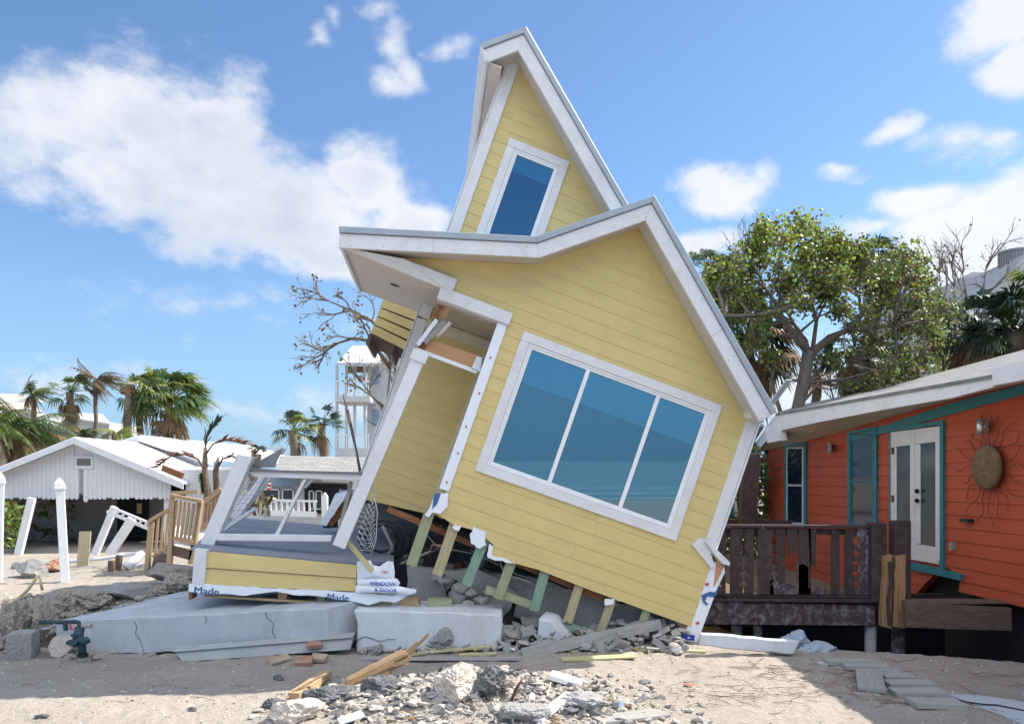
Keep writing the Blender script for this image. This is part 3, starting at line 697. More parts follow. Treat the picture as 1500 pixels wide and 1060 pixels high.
    for (x,y) in ((1036,855),(1022,912),(1052,830)):
        q = [HL(x+a, y+b, -.012) for a, b in ((-3,-1),(3,-2),(2,2),(-2,2))]; MB().prism(q, (0,.004,0)).build('cap_nail', M_red, cw, local=True)
    q = [HL(x, y, -.012) for x, y in [(998,927),(1018,930),(1017,938),(999,936)]]; MB().prism(q, (0,.005,0)).build('wrap_print', M_ink2, cw, local=True)
    # small white return at the right eave
    q = [HL(x, y, -.2) for x, y in [(1096,590),(1104,588),(1120,618),(1100,612)]]; MB().prism(q, (0,.5,0)).build('eave_return', M_white, hs, local=True)
    # slatted balcony on the far left side
    k = 2.55
    bal = MB(); c4 = [HL(x, y, k) for x, y in [(561,438),(618,458),(600,518),(543,488)]]
    for i in range(4):
        a, b = i/4+.012, (i+1)/4-.022
        l0 = c4[0].lerp(c4[3], a); l1 = c4[0].lerp(c4[3], b); r0 = c4[1].lerp(c4[2], a); r1 = c4[1].lerp(c4[2], b)
        e = (r0-l0)*.5; bal.prism([l0, r0+e, r1+e, l1], (0,.03,0))
    bo = bal.build('balcony_boards', M_yel, hs, local=True)
    q = [p+Vector((0,.12,0)) for p in c4]; MB().prism(q, (0,.02,0)).build('balcony_backing', M_deckold, hs, local=True)  # dark board added behind the slats so the gaps look shaded
    un = MB()
    for i in range(9):
        w_ = k+.05+i*.16; a = HL(543,489,k); un.box((a.x, w_, a.z-.02), (-2.56, w_+.13, a.z+.02))
    un.box((a.x-.03,k+.03,a.z-.16),(a.x+.02,k+1.5,a.z)); un.box((a.x+.35,k+.03,a.z-.16),(a.x+.40,k+1.5,a.z-.02))
    un.build('balcony_floor', M_deckold, hs, local=True)
build_house()

# ---------------------------------------------------------------- foundation, porch platform
def pl_prism(pts, Y, th, name, m, parent=None, **kw):
    mb = MB(); mb.prism([P(x, y, Y) for x, y in pts], (0, th, 0)); return mb.build(name, m, parent, **kw)
def slab_depth(mb, pts, d, name, m, **kw): pass

fd = thing('broken_foundation', 'cracked grey concrete foundation wall under the toppled house', 'foundation', G(800, 940))
def build_foundation():
    segs = [([(596,829),(640,834),(668,848),(652,868),(668,880),(664,893),(596,893)], 9.72),
            ([(644,838),(700,832),(722,842),(760,870),(740,900),(704,898),(690,880),(676,884),(670,850)], 9.70),
            ([(700,836),(790,848),(900,880),(985,905),(1000,922),(1000,946),(860,938),(800,922),(752,902),(756,872),(716,846)], 9.78)]
    for i, (pts, Y) in enumerate(segs):
        q = ragged([P(x, y, Y) for x, y in pts], .09, .014, i)
        mb = MB().prism(q, (0, .22, 0)); mb.build('wall_segment', M_conc, fd, bevel=.006)
    q = ragged([P(x, y, 9.62) for x, y in [(762,903),(800,908),(900,930),(905,944),(870,948),(800,932),(765,915)]], .1, .015, 9)
    MB().prism(q, (0,.15,0)).build('footing', M_rubb, fd)
    # crumbled chunks along the crack
    for i, (x, y, r) in enumerate(((650,850,.10),(672,862,.12),(690,868,.09),(668,876,.13),(684,886,.10),(705,880,.10),(640,845,.08),(656,888,.12),(700,893,.09),(728,898,.09),(715,866,.07))):
        MB().rock(P(x, y, 9.64), (r, r*.7, r*.7), 40+i, 2).build('crumbled_chunk', M_rubb if i % 3 else M_conc, fd)
    # walls added at back and side to block light from the crawl space
    b = MB(); b.box((-1.9, 13.6, -.2), (3.2, 13.8, 1.6)); b.box((-2.9,12.9,-.2),(-1.6,13.1,1.9)); b.build('light_block_wall', M_conc, fd)
    # debris and pipes inside the dark crawl space
    for pts in ([(660,800),(634,798),(628,812),(636,830)], [(586,826),(620,812),(650,800)], [(560,770),(575,800),(560,830)], [(690,806),(700,812),(690,818)]):
        mb = MB().tube([P(x, y, 10.1+.05*i) for i, (x, y) in enumerate(pts)], .022, 8); mb.build('pipe', M_pipe if len(pts) == 4 else M_greyw, fd, smooth=True)
    for i in range(14):
        mb = MB().rock(P(R.uniform(585,760), R.uniform(812,834), 10.3+R.random()), R.uniform(.04,.12), 300+i, 1); mb.build('crawl_space_debris', R.choice([M_sill, M_conc, M_greyw]), fd)
    for i, pts in enumerate(([(590,775),(600,800),(640,806),(680,800),(700,815)], [(612,768),(640,800),(700,812),(760,842),(800,850)], [(730,812),(738,840),(770,850),(812,868)], [(645,770),(650,800),(648,840),(655,872)])):
        MB().tube([P(x, y, 9.66-.02*i) for x, y in pts], .008, 5).build('torn_wire', [M_blk, M_greyw, M_steel, M_red][i % 3], fd, smooth=True)
    mb = MB(); pts = [P(560+26*cos(a*.55)*(.8+.03*a), 790+20*sin(a*.55)*(.8+.03*a), 10.2) for a in range(26)]; mb.tube(pts, .018, 6); mb.build('dangling_cable', M_blk, fd, smooth=True)
build_foundation()

YP = 9.30
pp = thing('porch_platform', 'detached low porch platform with yellow skirt and dark grey deck', 'porch', P(400, 900, 10.5))
def dk(px, py):
    """deck surface of the platform: plane rising gently to the back"""
    z0 = P(400,813.5,YP).z; s = .055; d = Vector(((px-750)/F, 1, (700-py)/F))
    # z = z0 + s*(y-YP) + k*(x-x0)
    x0 = P(400,813.5,YP).x; k = (P(520,824,YP).z-P(303,803,YP).z)/(P(520,824,YP).x-P(303,803,YP).x)
    t = (z0 - H - s*YP - k*x0)/(d.z - s*d.y - k*d.x); return Vector((0,0,H))+d*t
def build_platform():
    d = [dk(281,801), dk(524,824), dk(577,820), dk(580,774), dk(470,768), dk(345,757), dk(332,757)]
    top = MB().prism(d, (0,0,-.05)); top.build('deck_floor', M_deckg, pp, bevel=.006)
    core = MB(); c = [p+Vector((.05 if i in (0,6,5) else 0,.12 if i < 3 else 0,-.052)) for i, p in enumerate(d)]; core.prism(c, (0,0,-.40)); core.build('deck_framing', M_dark, pp)
    # yellow skirt boards
    def fn(u, v, w): return P(u, v, YP) + Vector((0, w, 0))
    poly = [(303,807),(522.5,827),(521.5,866),(299.5,856)]
    for i, (a, b) in enumerate(((0,.49),(.5,1))):
        l0 = Vector(poly[0]).lerp(Vector(poly[3]), a); l1 = Vector(poly[0]).lerp(Vector(poly[3]), b); r0 = Vector(poly[1]).lerp(Vector(poly[2]), a); r1 = Vector(poly[1]).lerp(Vector(poly[2]), b)
        MB().add([P(l0.x,l0.y,YP-.01),P(r0.x,r0.y,YP-.01),P(r1.x,r1.y,YP-.03),P(l1.x,l1.y,YP-.03),P(l0.x,l0.y,YP+.05),P(r0.x,r0.y,YP+.05),P(r1.x,r1.y,YP+.05),P(l1.x,l1.y,YP+.05)],
                 [(0,3,2,1),(4,5,6,7),(0,1,5,4),(3,7,6,2),(1,2,6,5),(0,4,7,3)]).build('skirt_board', M_yel, pp, bevel=.003)
    pl_prism([(285,803),(303,805),(299,857),(281,854)], YP-.05, .12, 'corner_board', M_white, pp, bevel=.004)
    sd = MB(); a = P(285,803,YP-.04); b = P(281,854,YP-.04); e = dk(333,757); sd.add([a, b, Vector((e.x-.02, e.y, e.z-.45)), e], [(0,1,2,3)]); sd.build('side_skirt', M_yel, pp)
    # house wrap strip
    pts = [(277,854),(420,862),(523,867),(575,872),(606,861),(609,868),(596,872),(578,882),(558,880),(540,886),(515,880),(470,873),(430,871),(404,866),(360,872),(310,868),(276,866)]
    q = ragged([P(x, y, YP-.045) for x, y in pts], .08, .006, 5); wr = MB().prism(q, (0,.01,0)).build('house_wrap', M_wrap, pp)
    def put(txt, px, py, size, m, par, Y, sx=1, ang=(6, .45)):
        o = P(px, py, Y); x = Vector((ang[0], 0, -ang[1])); lettering('lettering', txt, size, frame_m(o, x, (0,0,1)), m, par, sx)
    put('Made', 283, 868.5, .125, M_ink, wr, YP-.048, 1.15); put('Made', 478, 877.5, .11, M_ink, wr, YP-.048, 1.15)
    put('l', 306, 874, .06, M_ink, wr, YP-.048, 1.4)
    # rim board and blocks below
    plank('rim_board', P(300,872,YP+.06), P(484,883,YP+.06), .03, .06, (0,0,1), M_pine, parent=pp)
    for (x0,x1,y,m_) in ((407,420,873,M_pine),(464,476,877,M_pt),(585,613,884,M_pine),(536,572,884,M_pt),(626,662,884,M_pt)):
        pl_prism([(x0,y-7),(x1,y-6),(x1,y+7),(x0,y+7)], YP+.07, .2, 'blocking', m_, pp, bevel=.004)
    # left broken end
    pl_prism([(277,858),(283,858),(281,876),(276,879)], YP-.02, .15, 'rim_end', M_sill, pp)
build_platform()
bg_ = thing('plastic_sacking', 'crumpled white building wrap with blue lettering at right end of the porch platform', 'building wrap', P(550, 866, YP))
def build_bag():
    def crumple(pts, Y, th, seed, name, m, amp=.02):
        rr = random.Random(seed); ps = [P(x, y, Y) for x, y in pts]
        q = ragged(ps, .05, .004, seed); n = len(q); c = sum(q, Vector())/n
        mb = MB(); rings = [q]
        for f in (.8, .55, .3):
            rings.append([c+(p-c)*f+Vector((0, -th*(1-f)-amp*noise.noise((c+(p-c)*f)*9+Vector((seed,0,0))), 0)) for p in q])
        for r in rings: mb.v += r
        mb.v.append(c+Vector((0,-th,0)))
        for k in range(3):
            for i in range(n): mb.f.append((k*n+i, k*n+(i+1) % n, (k+1)*n+(i+1) % n, (k+1)*n+i)); mb.m.append(0)
        for i in range(n): mb.f.append((3*n+i, 3*n+(i+1) % n, 4*n)); mb.m.append(0)
        return mb.build(name, m, bg_, smooth=True)
    a = crumple([(523,822),(543,820),(546,827),(556,829),(568,821),(576,822),(578,836),(578,846),(583,852),(523,852)], YP-.01, .03, 1, 'wrap_sheet', M_wrap)
    b = crumple([(523,848),(582,847),(586,853),(583,860),(523,858)], YP-.06, .05, 2, 'upper_fold', M_wrap)
    c = crumple([(521,857),(583,858),(610,863),(609,868),(600,870),(560,868),(521,867)], YP-.08, .05, 3, 'lower_fold', M_wrap)
    for txt, px, py, size, par, Y, sx in (('WINDOW', 541, 856.2, .068, b, YP-.125, 1.0), ('& DOOR', 548, 865.4, .062, c, YP-.145, 1.15)):
        lettering('lettering', txt, size, frame_m(P(px, py, Y), (10, 0, -.5), (0,0,1)), M_ink2, par, sx)
    lettering('emblem', 'XBX', .045, frame_m(P(559, 839, YP-.05), (10,0,-.5), (0,0,1)), M_red, a, 1.0)
build_bag()

# ---------------------------------------------------------------- fallen white frame, lattice and litter on the platform
fr = thing('railing_frame', 'leaning white porch railing frame with wire infill standing on the grey platform deck', 'railing', dk(400, 785))
M_dfl = mat('dark_grey_flashing', (.20,.20,.22), .5, .1, 5, metal=.2)
def build_frame():
    def q(pts, Y, th, name, m=M_white): return pl_prism(pts, Y, th, name, m, fr, bevel=.005)
    q([(347,665),(370,669),(312,801),(293,796)], 9.62, .13, 'post')
    q([(362,690),(370,688),(532,694),(531,704),(372,698)], 9.75, .12, 'top_rail')
    q([(362,684),(404,688),(532,691),(532,694.5),(363,690)], 9.72, .2, 'rail_flashing', M_dfl)
    q([(362,684),(398,664),(415,655),(409,668),(402,684)], 9.80, .02, 'bent_flashing', M_dfl)
    q([(398,660),(406,651),(417,657),(411,666)], 9.85, .08, 'rail_end')
    q([(381,697),(389,697),(351,757),(340,762),(345,745)], 11.2, .11, 'rear_post')
    q([(391,697),(399,697),(362,745),(352,752)], 11.3, .08, 'rear_rail')
    q([(319,781.5),(486,784),(484,793),(317,791.5)], 9.60, .10, 'bottom_rail')
    q([(444,702),(449,702),(408,783),(402,783)], 9.68, .06, 'brace')
    q([(452,703),(460,702),(447,715),(445,713)], 9.9, .05, 'bracket')
    q([(328,778),(330,770),(372,742),(374,747)], 10.6, .08, 'lower_brace')
    pl_prism([(512,704),(516,706),(500,782),(493,782)], 9.9, .05, 'stick', M_greyw, fr)
    wires = MB()
    for i in range(11):
        t = i/10; a = P(366-58*t, 697+88*t, 9.72); b = P(397-62*t, 700+76*t, 10.9+.2*t); m_ = a.lerp(b, .5)+Vector((.02*sin(i*3), 0, .03*cos(i*5)))
        wires.tube([a, m_, b], .005, 5)
    for i in range(4):
        t = i/4+.1; wires.tube([P(366+31*t, 697+4*t, 9.72+1.2*t), P(308+28*t, 785-10*t, 9.72+1.2*t)], .005, 5)
    wires.build('wire_infill', M_steel, fr)
build_frame()
def build_lattice():
    mb = MB()
    for i in range(9):
        t = i/8; x0 = 528+2*t; mb.tube([P(545-22*t, 722+62*t, 9.95), P(552-18*t, 738+66*t, 10.0), P(549+6*t-8, 770+40*t*.7, 9.9)], .006, 5)
        mb.tube([P(518+10*t, 735+70*t, 9.9), P(538+4*t, 745+62*t, 9.97), P(548+2*t, 735+50*t, 9.95)], .006, 5)
    mb.tube([P(545,712,9.95), P(553,750,9.95), P(551,790,9.9), P(540,822,9.8)], .009, 6)
    tag(mb.build('wire_lattice', M_steel, smooth=True), 'tangled white wire lattice hanging behind the leaning porch post', 'wire lattice')
build_lattice()
tag(plank('yellow_batten', P(504,786,9.2), P(545,836,9.15), .062, .035, (1,0,0), M_ywood), 'short yellow batten leaning over the front edge of the grey platform', 'batten')
bp_ = thing('blown_panel_pile', 'heap of bent blue-white panels and rusty boards at back of the grey deck', 'debris pile', dk(500, 770))
for i, (pts, m_) in enumerate((([(468,768),(492,722),(512,718),(494,745),(478,770)], M_wrap), ([(480,768),(500,738),(522,716),(520,728),(494,762),(486,772)], M_sill), ([(476,760),(500,724),(510,722),(488,752)], M_white), ([(470,764),(494,762),(494,772),(474,773)], M_blk), ([(497,716),(508,720),(505,730),(495,727)], M_cloth))):
    q = ragged([P(x, y, 11.3+.08*i) for x, y in pts], .08, .01, i); MB().prism(q, (0,.05,0)).build('panel', m_, bp_)

# ---------------------------------------------------------------- white concrete panels lying in front
def slabbox(name, front, Y0, Y1, dep, rise, m, label, cat='concrete panel', group=None, amp=.010, seed=1):
    """front: four pixels TL TR BR BL; depth runs from Y0 (left) to Y1 (right)"""
    xs = [p[0] for p in front]; a, b = min(xs), max(xs)
    q = [P(x, y, Y0+(Y1-Y0)*(x-a)/(b-a)) for x, y in front]
    q = ragged(q, .12, amp, seed); off = Vector((dep[0], dep[1], rise))
    mb = MB().prism(q, off); o = mb.build(name, m, bevel=.012); tag(o, label, cat, group); return o
GP = 'white concrete panels lying in front of the yellow house'
slabbox('broken_concrete', [(80,909),(300,899),(480,890),(482,938),(300,952),(86,962)], 9.15, 9.0, (.85,.9,0), .12, M_slab, 'longest white concrete panel, lying left under the grey porch platform', group=GP, seed=2)
slabbox('broken_concrete', [(160,889),(280,868),(480,862),(480,888),(280,893),(165,897)], 10.1, 9.9, (.3,.5,0), .05, M_slab, 'pale blue-white concrete panel lying behind the longest one, tilted', group=GP, seed=3)
slabbox('broken_concrete', [(518,893),(640,896),(735,901),(736,915),(731,948),(640,952),(522,956),(524,915)], 9.05, 9.1, (0,.7,0), .03, M_slab2, 'cracked white concrete panel with diagonal crack, below the dangling studs', group=GP, seed=4)
def crack():
    mb = MB(); pts = [(521,941),(528,934),(536,932),(546,935),(557,939),(568,936),(580,936)]
    mb.tube([P(x, y, 9.045) for x, y in pts], .004, 4); o = mb.build('panel_crack', M_dark); return o
def crack2():
    for i, pts in enumerate(([(196,909),(201,918),(198,927),(206,938),(211,957)], [(388,896),(392,905),(401,912),(399,925),(407,942)], [(300,901),(303,908),(299,914)])):
        mb = MB(); mb.tube([P(x, y, 9.15-.15*(x-80)/402-.004) for x, y in pts], [.003]*(len(pts)-1)+[.001], 4); o = mb.build('panel_crack', M_dark)
        p = [q for q in COL.objects if q.get('label', '').startswith('longest white')][0]; o.parent = p; o.location = o.location-p.location
crack2()
ck = crack(); par = [o for o in COL.objects if o.get('label', '').startswith('cracked white')][0]
ck.parent = par; ck.location = ck.location-par.location
slabbox('broken_concrete', [(1027,928),(1172,939),(1163,958),(1100,953),(1026,945)], 8.95, 8.80, (0,.10,0), .0, M_slab2, 'narrow white concrete beam on sand below the brown deck', group=GP, seed=5)
slabbox('broken_concrete', [(789,905),(808,910),(830,938),(815,944),(787,930)], 9.35, 9.3, (.1,.25,0), .05, M_slab2, 'small broken corner of white panel standing among rubble under the studs', group=GP, seed=6)
slabbox('stair_soffit_block', [(484,896),(520,888),(527,900),(524,930),(512,955),(498,960),(508,930),(488,915)], 9.3, 9.3, (0,.35,0), .02, M_conc, 'dark grey broken concrete wedge between the two white panels', 'broken concrete', seed=7, amp=.012)
o = MB(); o.box((-2.2,9.9,-.1),(-1.2,10.3,.75)); structure(o.build('dark_fill_under_porch', M_dark))  # near-black box standing in for the dark gap under the porch

# grey metal beam in front of the long panel
def beam():
    q = [P(255,954,8.75), P(517,933,8.95), P(513,951,8.9), P(268,969,8.72)]
    mb = MB().prism(q, (0,.05,.005)); mb.prism([q[0]+Vector((0,-.03,0)), q[1]+Vector((0,-.03,0)), q[1]+Vector((0,.15,.02)), q[0]+Vector((0,.15,.02))], (0,0,.012))
    tag(mb.build('metal_beam', mat('galvanised_beam', (.36,.38,.38), .6, .1, 4, dirt=(.2,.19,.17), dirt_amt=.5), bevel=.004), 'long grey metal channel beam lying in front of the longest white panel', 'metal beam')
beam()

# ---------------------------------------------------------------- boards strewn on the sand
def gplank(x0, y0, x1, y1, wd, th, m, name, label, cat='board', dz0=.0, dz1=.0, flat=True, group=None, jag=.0, up=None):
    a = G(x0, y0, dz0); b = G(x1, y1, dz1); a.z += th/2+.004; b.z += th/2+.004
    d = (b-a); n = Vector((0,0,1)); side = up if up is not None else n.cross(d)
    o = plank(name, a, b, wd, th, side, m, jag=jag); tag(o, label, cat, group); return o
GB = 'loose boards strewn on the sand'
gplank(765,960,968,916,.14,.03,M_greyw,'loose_board','long grey board propped up against rubble under the dangling studs',group=GB,dz1=.22,up=Vector((0,.5,1)))
gplank(850,950,1033,957,.07,.035,M_ywood,'loose_board','long thin yellow board lying flat near foot of toppled house',group=GB)
gplank(528,966,762,966,.13,.02,M_greyw,'loose_board','long grey board flat on sand before the cracked white panel',group=GB)
gplank(624,957,720,948,.07,.03,M_ywood,'loose_board','thin yellow batten propped beside the cracked white panel',group=GB,dz1=.05)
gplank(672,961,727,959,.06,.03,M_ywood,'loose_board','short pale batten under the thin yellow batten',group=GB)
gplank(822,967,930,962,.15,.02,M_ywood,'loose_board','half-sunlit board at edge of the house shadow',group=GB,dz1=.02)
gplank(570,964,625,958,.05,.03,M_pt2,'loose_board','short weathered batten in front of domed grey rock',group=GB)
gplank(806,992,852,1006,.17,.05,M_vinyl,'white_board','thick clean white board lying on the rubble edge',group=GB,dz0=.06,dz1=.02)
gplank(787,1058,836,1018,.10,.03,M_white,'painted_board','white board smeared with blue paint on the rubble mound',group=GB,dz0=.03,dz1=.03)
gplank(873,1058,972,1047,.20,.03,M_greyw,'loose_board','wide grey-brown plank in bottom foreground beside the blue stone',group=GB)
gplank(856,1019,925,1041,.05,.04,M_deckold,'loose_board','dark thin stick of wood behind the blue rounded stone',group=GB,jag=.02)
gplank(430,1026,478,992,.11,.07,M_pine,'timber_block','short thick reddish-brown timber with pale sawn side on rubble',group=GB,dz0=.03,dz1=.02)
gplank(496,1058,532,1046,.16,.012,M_vinyl,'white_board','corner of a white sheet at the bottom edge of rubble',group=GB,dz0=.06,dz1=.08)
def splinter():
    t = thing('splintered_post', 'long splintered brown post sticking up out of the rubble mound', 'wooden post', G(540, 1000)); rr = random.Random(5)
    a = G(505, 1004, .02); b = P(602, 962, a.y+.35)
    for i in range(16):
        o = Vector((0, rr.uniform(-.05,.05), rr.uniform(-.07,.07))); k = rr.uniform(.65, 1.06)
        e = a.lerp(b, k)+o*1.1+Vector((0,0,rr.uniform(-.02,.03)))
        plank('wood_strand', a+o*.7, e, rr.uniform(.03,.06), rr.uniform(.012,.03), (0, .2, 1), M_spl if i % 3 else M_pine, parent=t, jag=.05)
    plank('wood_strand', a.lerp(b,.85), P(629, 927, a.y+.42), .03, .015, (0,.2,1), M_spl, parent=t, jag=.03)
    plank('wood_strand', a.lerp(b,.75), P(613, 940, a.y+.38), .04, .02, (0,.2,1), M_spl, parent=t, jag=.03)
splinter()
def strip_loop():
    a = G(430, 1040); pts = [P(x, y, a.y+d) for x, y, d in ((478,986,.5),(466,992,.45),(430,1012,.2),(414,1030,.1),(410,1044,0),(420,1048,-.05),(440,1046,-.1))]
    mb = MB(); mb.tube(pts, .012, 6); tag(mb.build('bent_strip', M_spl, smooth=True), 'thin bent brown strip curling round the short timber block', 'strip')
strip_loop()

# ---------------------------------------------------------------- rocks
M_sq = None
M_pine2 = mat('tan_brick', (.40,.31,.22), .9, .2, 6, dirt=(.3,.26,.2), dirt_amt=.5, bump=.5)
GR = 'large rocks and concrete chunks lying on the sand'
def grock(px, py, wpx, hpx, m, label, name='concrete_chunk', cat='rock', seed=1, sink=.15, sub=3, rough=.16, group=GR, Y=None):
    """px,py: pixel of the foot of the rock"""
    g = G(px, py) if Y is None else P(px, py, Y)
    rx = wpx*g.y/F/2/.86; rz = hpx*g.y/F/2/.82
    ry = (rx+rz)/2
    M = Matrix.Rotation(seed*1.3, 3, 'Z') if abs(rx-rz) < .3*rx else None
    if m in (M_clod, M_rockp, M_drock, M_conc): sub = 4
    if m is M_clod: rough = .26
    if m is M_drock: rough = .22
    mb = MB().rock(g+Vector((0, ry*.6, rz*(1-sink)*.85)), (rx, ry, rz), seed, sub, rough=rough, M=M)
    o = mb.build(name, m, bevel=0); tag(o, label, cat, group); return o
M_rockp = mat('pale_limestone', (.52,.46,.40), .95, .2, 5, dirt=(.33,.29,.25), dirt_amt=.5, dirt_scale=4, bump=.9, bump_scale=25, dist=.02)
grock(664, 1032, 62, 50, M_rockp, 'largest pale angular rock on the rubble mound', seed=11)
grock(716, 1028, 50, 44, M_drock, 'black rough asphalt chunk right of largest pale rock', seed=12)
def sqblock():
    g = G(22, 968); mb = MB(); w = 36*g.y/F/2; h = 42*g.y/F; vs_, fs = ICO[4]
    out = []
    for v in vs_:
        k = 1/max(abs(v.x), abs(v.y), abs(v.z)); k = .80*k+.20*1.25; n_ = 1+.05*noise.noise(v*5)+.03*noise.noise(v*14)
        q = Matrix.Rotation(.25, 3, 'Z') @ Vector((v.x*k*w*.95*n_, v.y*k*w*n_, v.z*k*h/2*n_)); out.append(q+g+Vector((0, w, h*.46)))
    mb.add(out, fs); tag(mb.build('concrete_block', M_conc), 'square-cut dark grey block at far left edge', 'block', GR)
sqblock()
grock(85, 962, 34, 28, M_rockp, 'round beige boulder beside the green-black pipe fitting', name='boulder', seed=14, rough=.05)
grock(57, 950, 26, 56, M_clod, 'tall narrow slab of sandy soil behind the beige boulder', seed=15)
grock(8, 950, 34, 60, M_clod, 'dark eroded soil lump at far left behind the square block', name='soil_clod', seed=16)
grock(80, 912, 50, 40, M_clod, 'crumbly soil lump on the bank above the pipe fitting', name='soil_clod', seed=17)
grock(40, 925, 40, 44, M_clod, 'hanging soil lump below the bent pale stick', name='soil_clod', seed=18)
grock(122, 892, 62, 24, M_clod, 'flat soil lump on the bank left of tilted pale panel', name='soil_clod', seed=19)
grock(185, 878, 58, 24, M_conc, 'grey flat concrete slab lying on the bank above white panels', seed=20, rough=.04)
grock(250, 872, 44, 30, M_clod, 'rounded brown soil lump beside corner of the yellow platform', name='soil_clod', seed=21)
grock(222, 876, 34, 20, M_clod, 'small soil lump between flat slab and rounded lump', name='soil_clod', seed=22)
grock(38, 846, 40, 24, M_conc, 'tilted grey paving slab behind left white post', seed=23, rough=.05)
grock(22, 832, 14, 8, M_conc, 'tiny grey stone left of the tilted paving slab', seed=24)
grock(75, 838, 26, 20, M_brick, 'reddish brown broken block left of second white post', seed=25)
grock(432, 1058, 60, 34, M_rockp, 'pale rock with greenish stains at bottom edge', seed=26, sink=.3)
grock(478, 1030, 62, 22, M_drock, 'dark flat chunk in front of the short timber block', seed=27)
grock(556, 1022, 50, 26, M_drock, 'dark chunk beneath the splintered post', seed=28)
grock(395, 1038, 20, 14, M_drock, 'small grey chunk left of the bent brown strip', seed=29)
grock(850, 1040, 60, 24, M_conc, 'grey triangular concrete chunk left of blue stone', seed=30)
grock(769, 1060, 58, 26, M_conc, 'brown-grey flat chunk at bottom edge beneath painted board', seed=31)
grock(908, 1040, 18, 13, mat('blue_grey_pebble', (.30,.36,.42), .6, .08, 4, bump=.1), 'smooth blue-grey rounded stone', name='beach_stone', seed=32, rough=.01)
grock(538, 955, 32, 26, M_rubb, 'domed grey rock leaning on the cracked white panel', seed=33, rough=.05)
grock(645, 956, 30, 34, M_conc, 'pointed grey shard standing before cracked white panel', seed=34)
grock(742, 945, 44, 22, M_rubb, 'blue-grey rubble slab right of cracked white panel', seed=35)
grock(770, 930, 30, 30, M_conc, 'dark grey chunk under the teal studs', seed=36)
grock(800, 955, 40, 14, M_conc, 'flat dark chunk under the long propped board', seed=37)
grock(885, 940, 50, 24, M_conc, 'grey chunk behind the long propped board', seed=38, Y=9.5)
grock(960, 935, 44, 26, M_conc, 'grey chunk right of the last dangling stud', seed=39, Y=9.6)
grock(980, 946, 30, 14, M_rubb, 'small pale chunk at foot of the torn house corner', seed=41, Y=9.4)
for x0,y0,x1,y1,wd,m_,lab,dz in ((394,974,424,966,.10,M_pine2,'flat tan brick half below the metal beam',0),(434,972,459,971,.15,M_brick,'red-brown brick below the metal beam',.02),(455,966,479,968,.12,M_pine2,'yellowish brick right of the red-brown one',.02),(449,948,472,947,.09,M_brick,'brick lying close against the metal beam',.10)):
    a = G(x0,y0,dz); b = G(x1,y1,dz); a.z += .03; b.z += .03; o = plank('brick', a, b, wd, .06, Vector((0,1,.3)), m_, bevel=.008, jag=.012); tag(o, lab, 'brick', GR)
grock(408, 996, 12, 7, M_drock, 'black lump alone on the shaded sand', seed=46)
grock(1010, 1006, 0.1+14, 4, M_brick, 'flat orange-brown shard on sunlit sand', seed=47)
grock(60, 1052, 16, 6, M_drock, 'flat dark flake in bottom left corner', seed=48)
grock(279, 1042, 12, 6, M_drock, 'small dark flake on sunlit sand', seed=49)
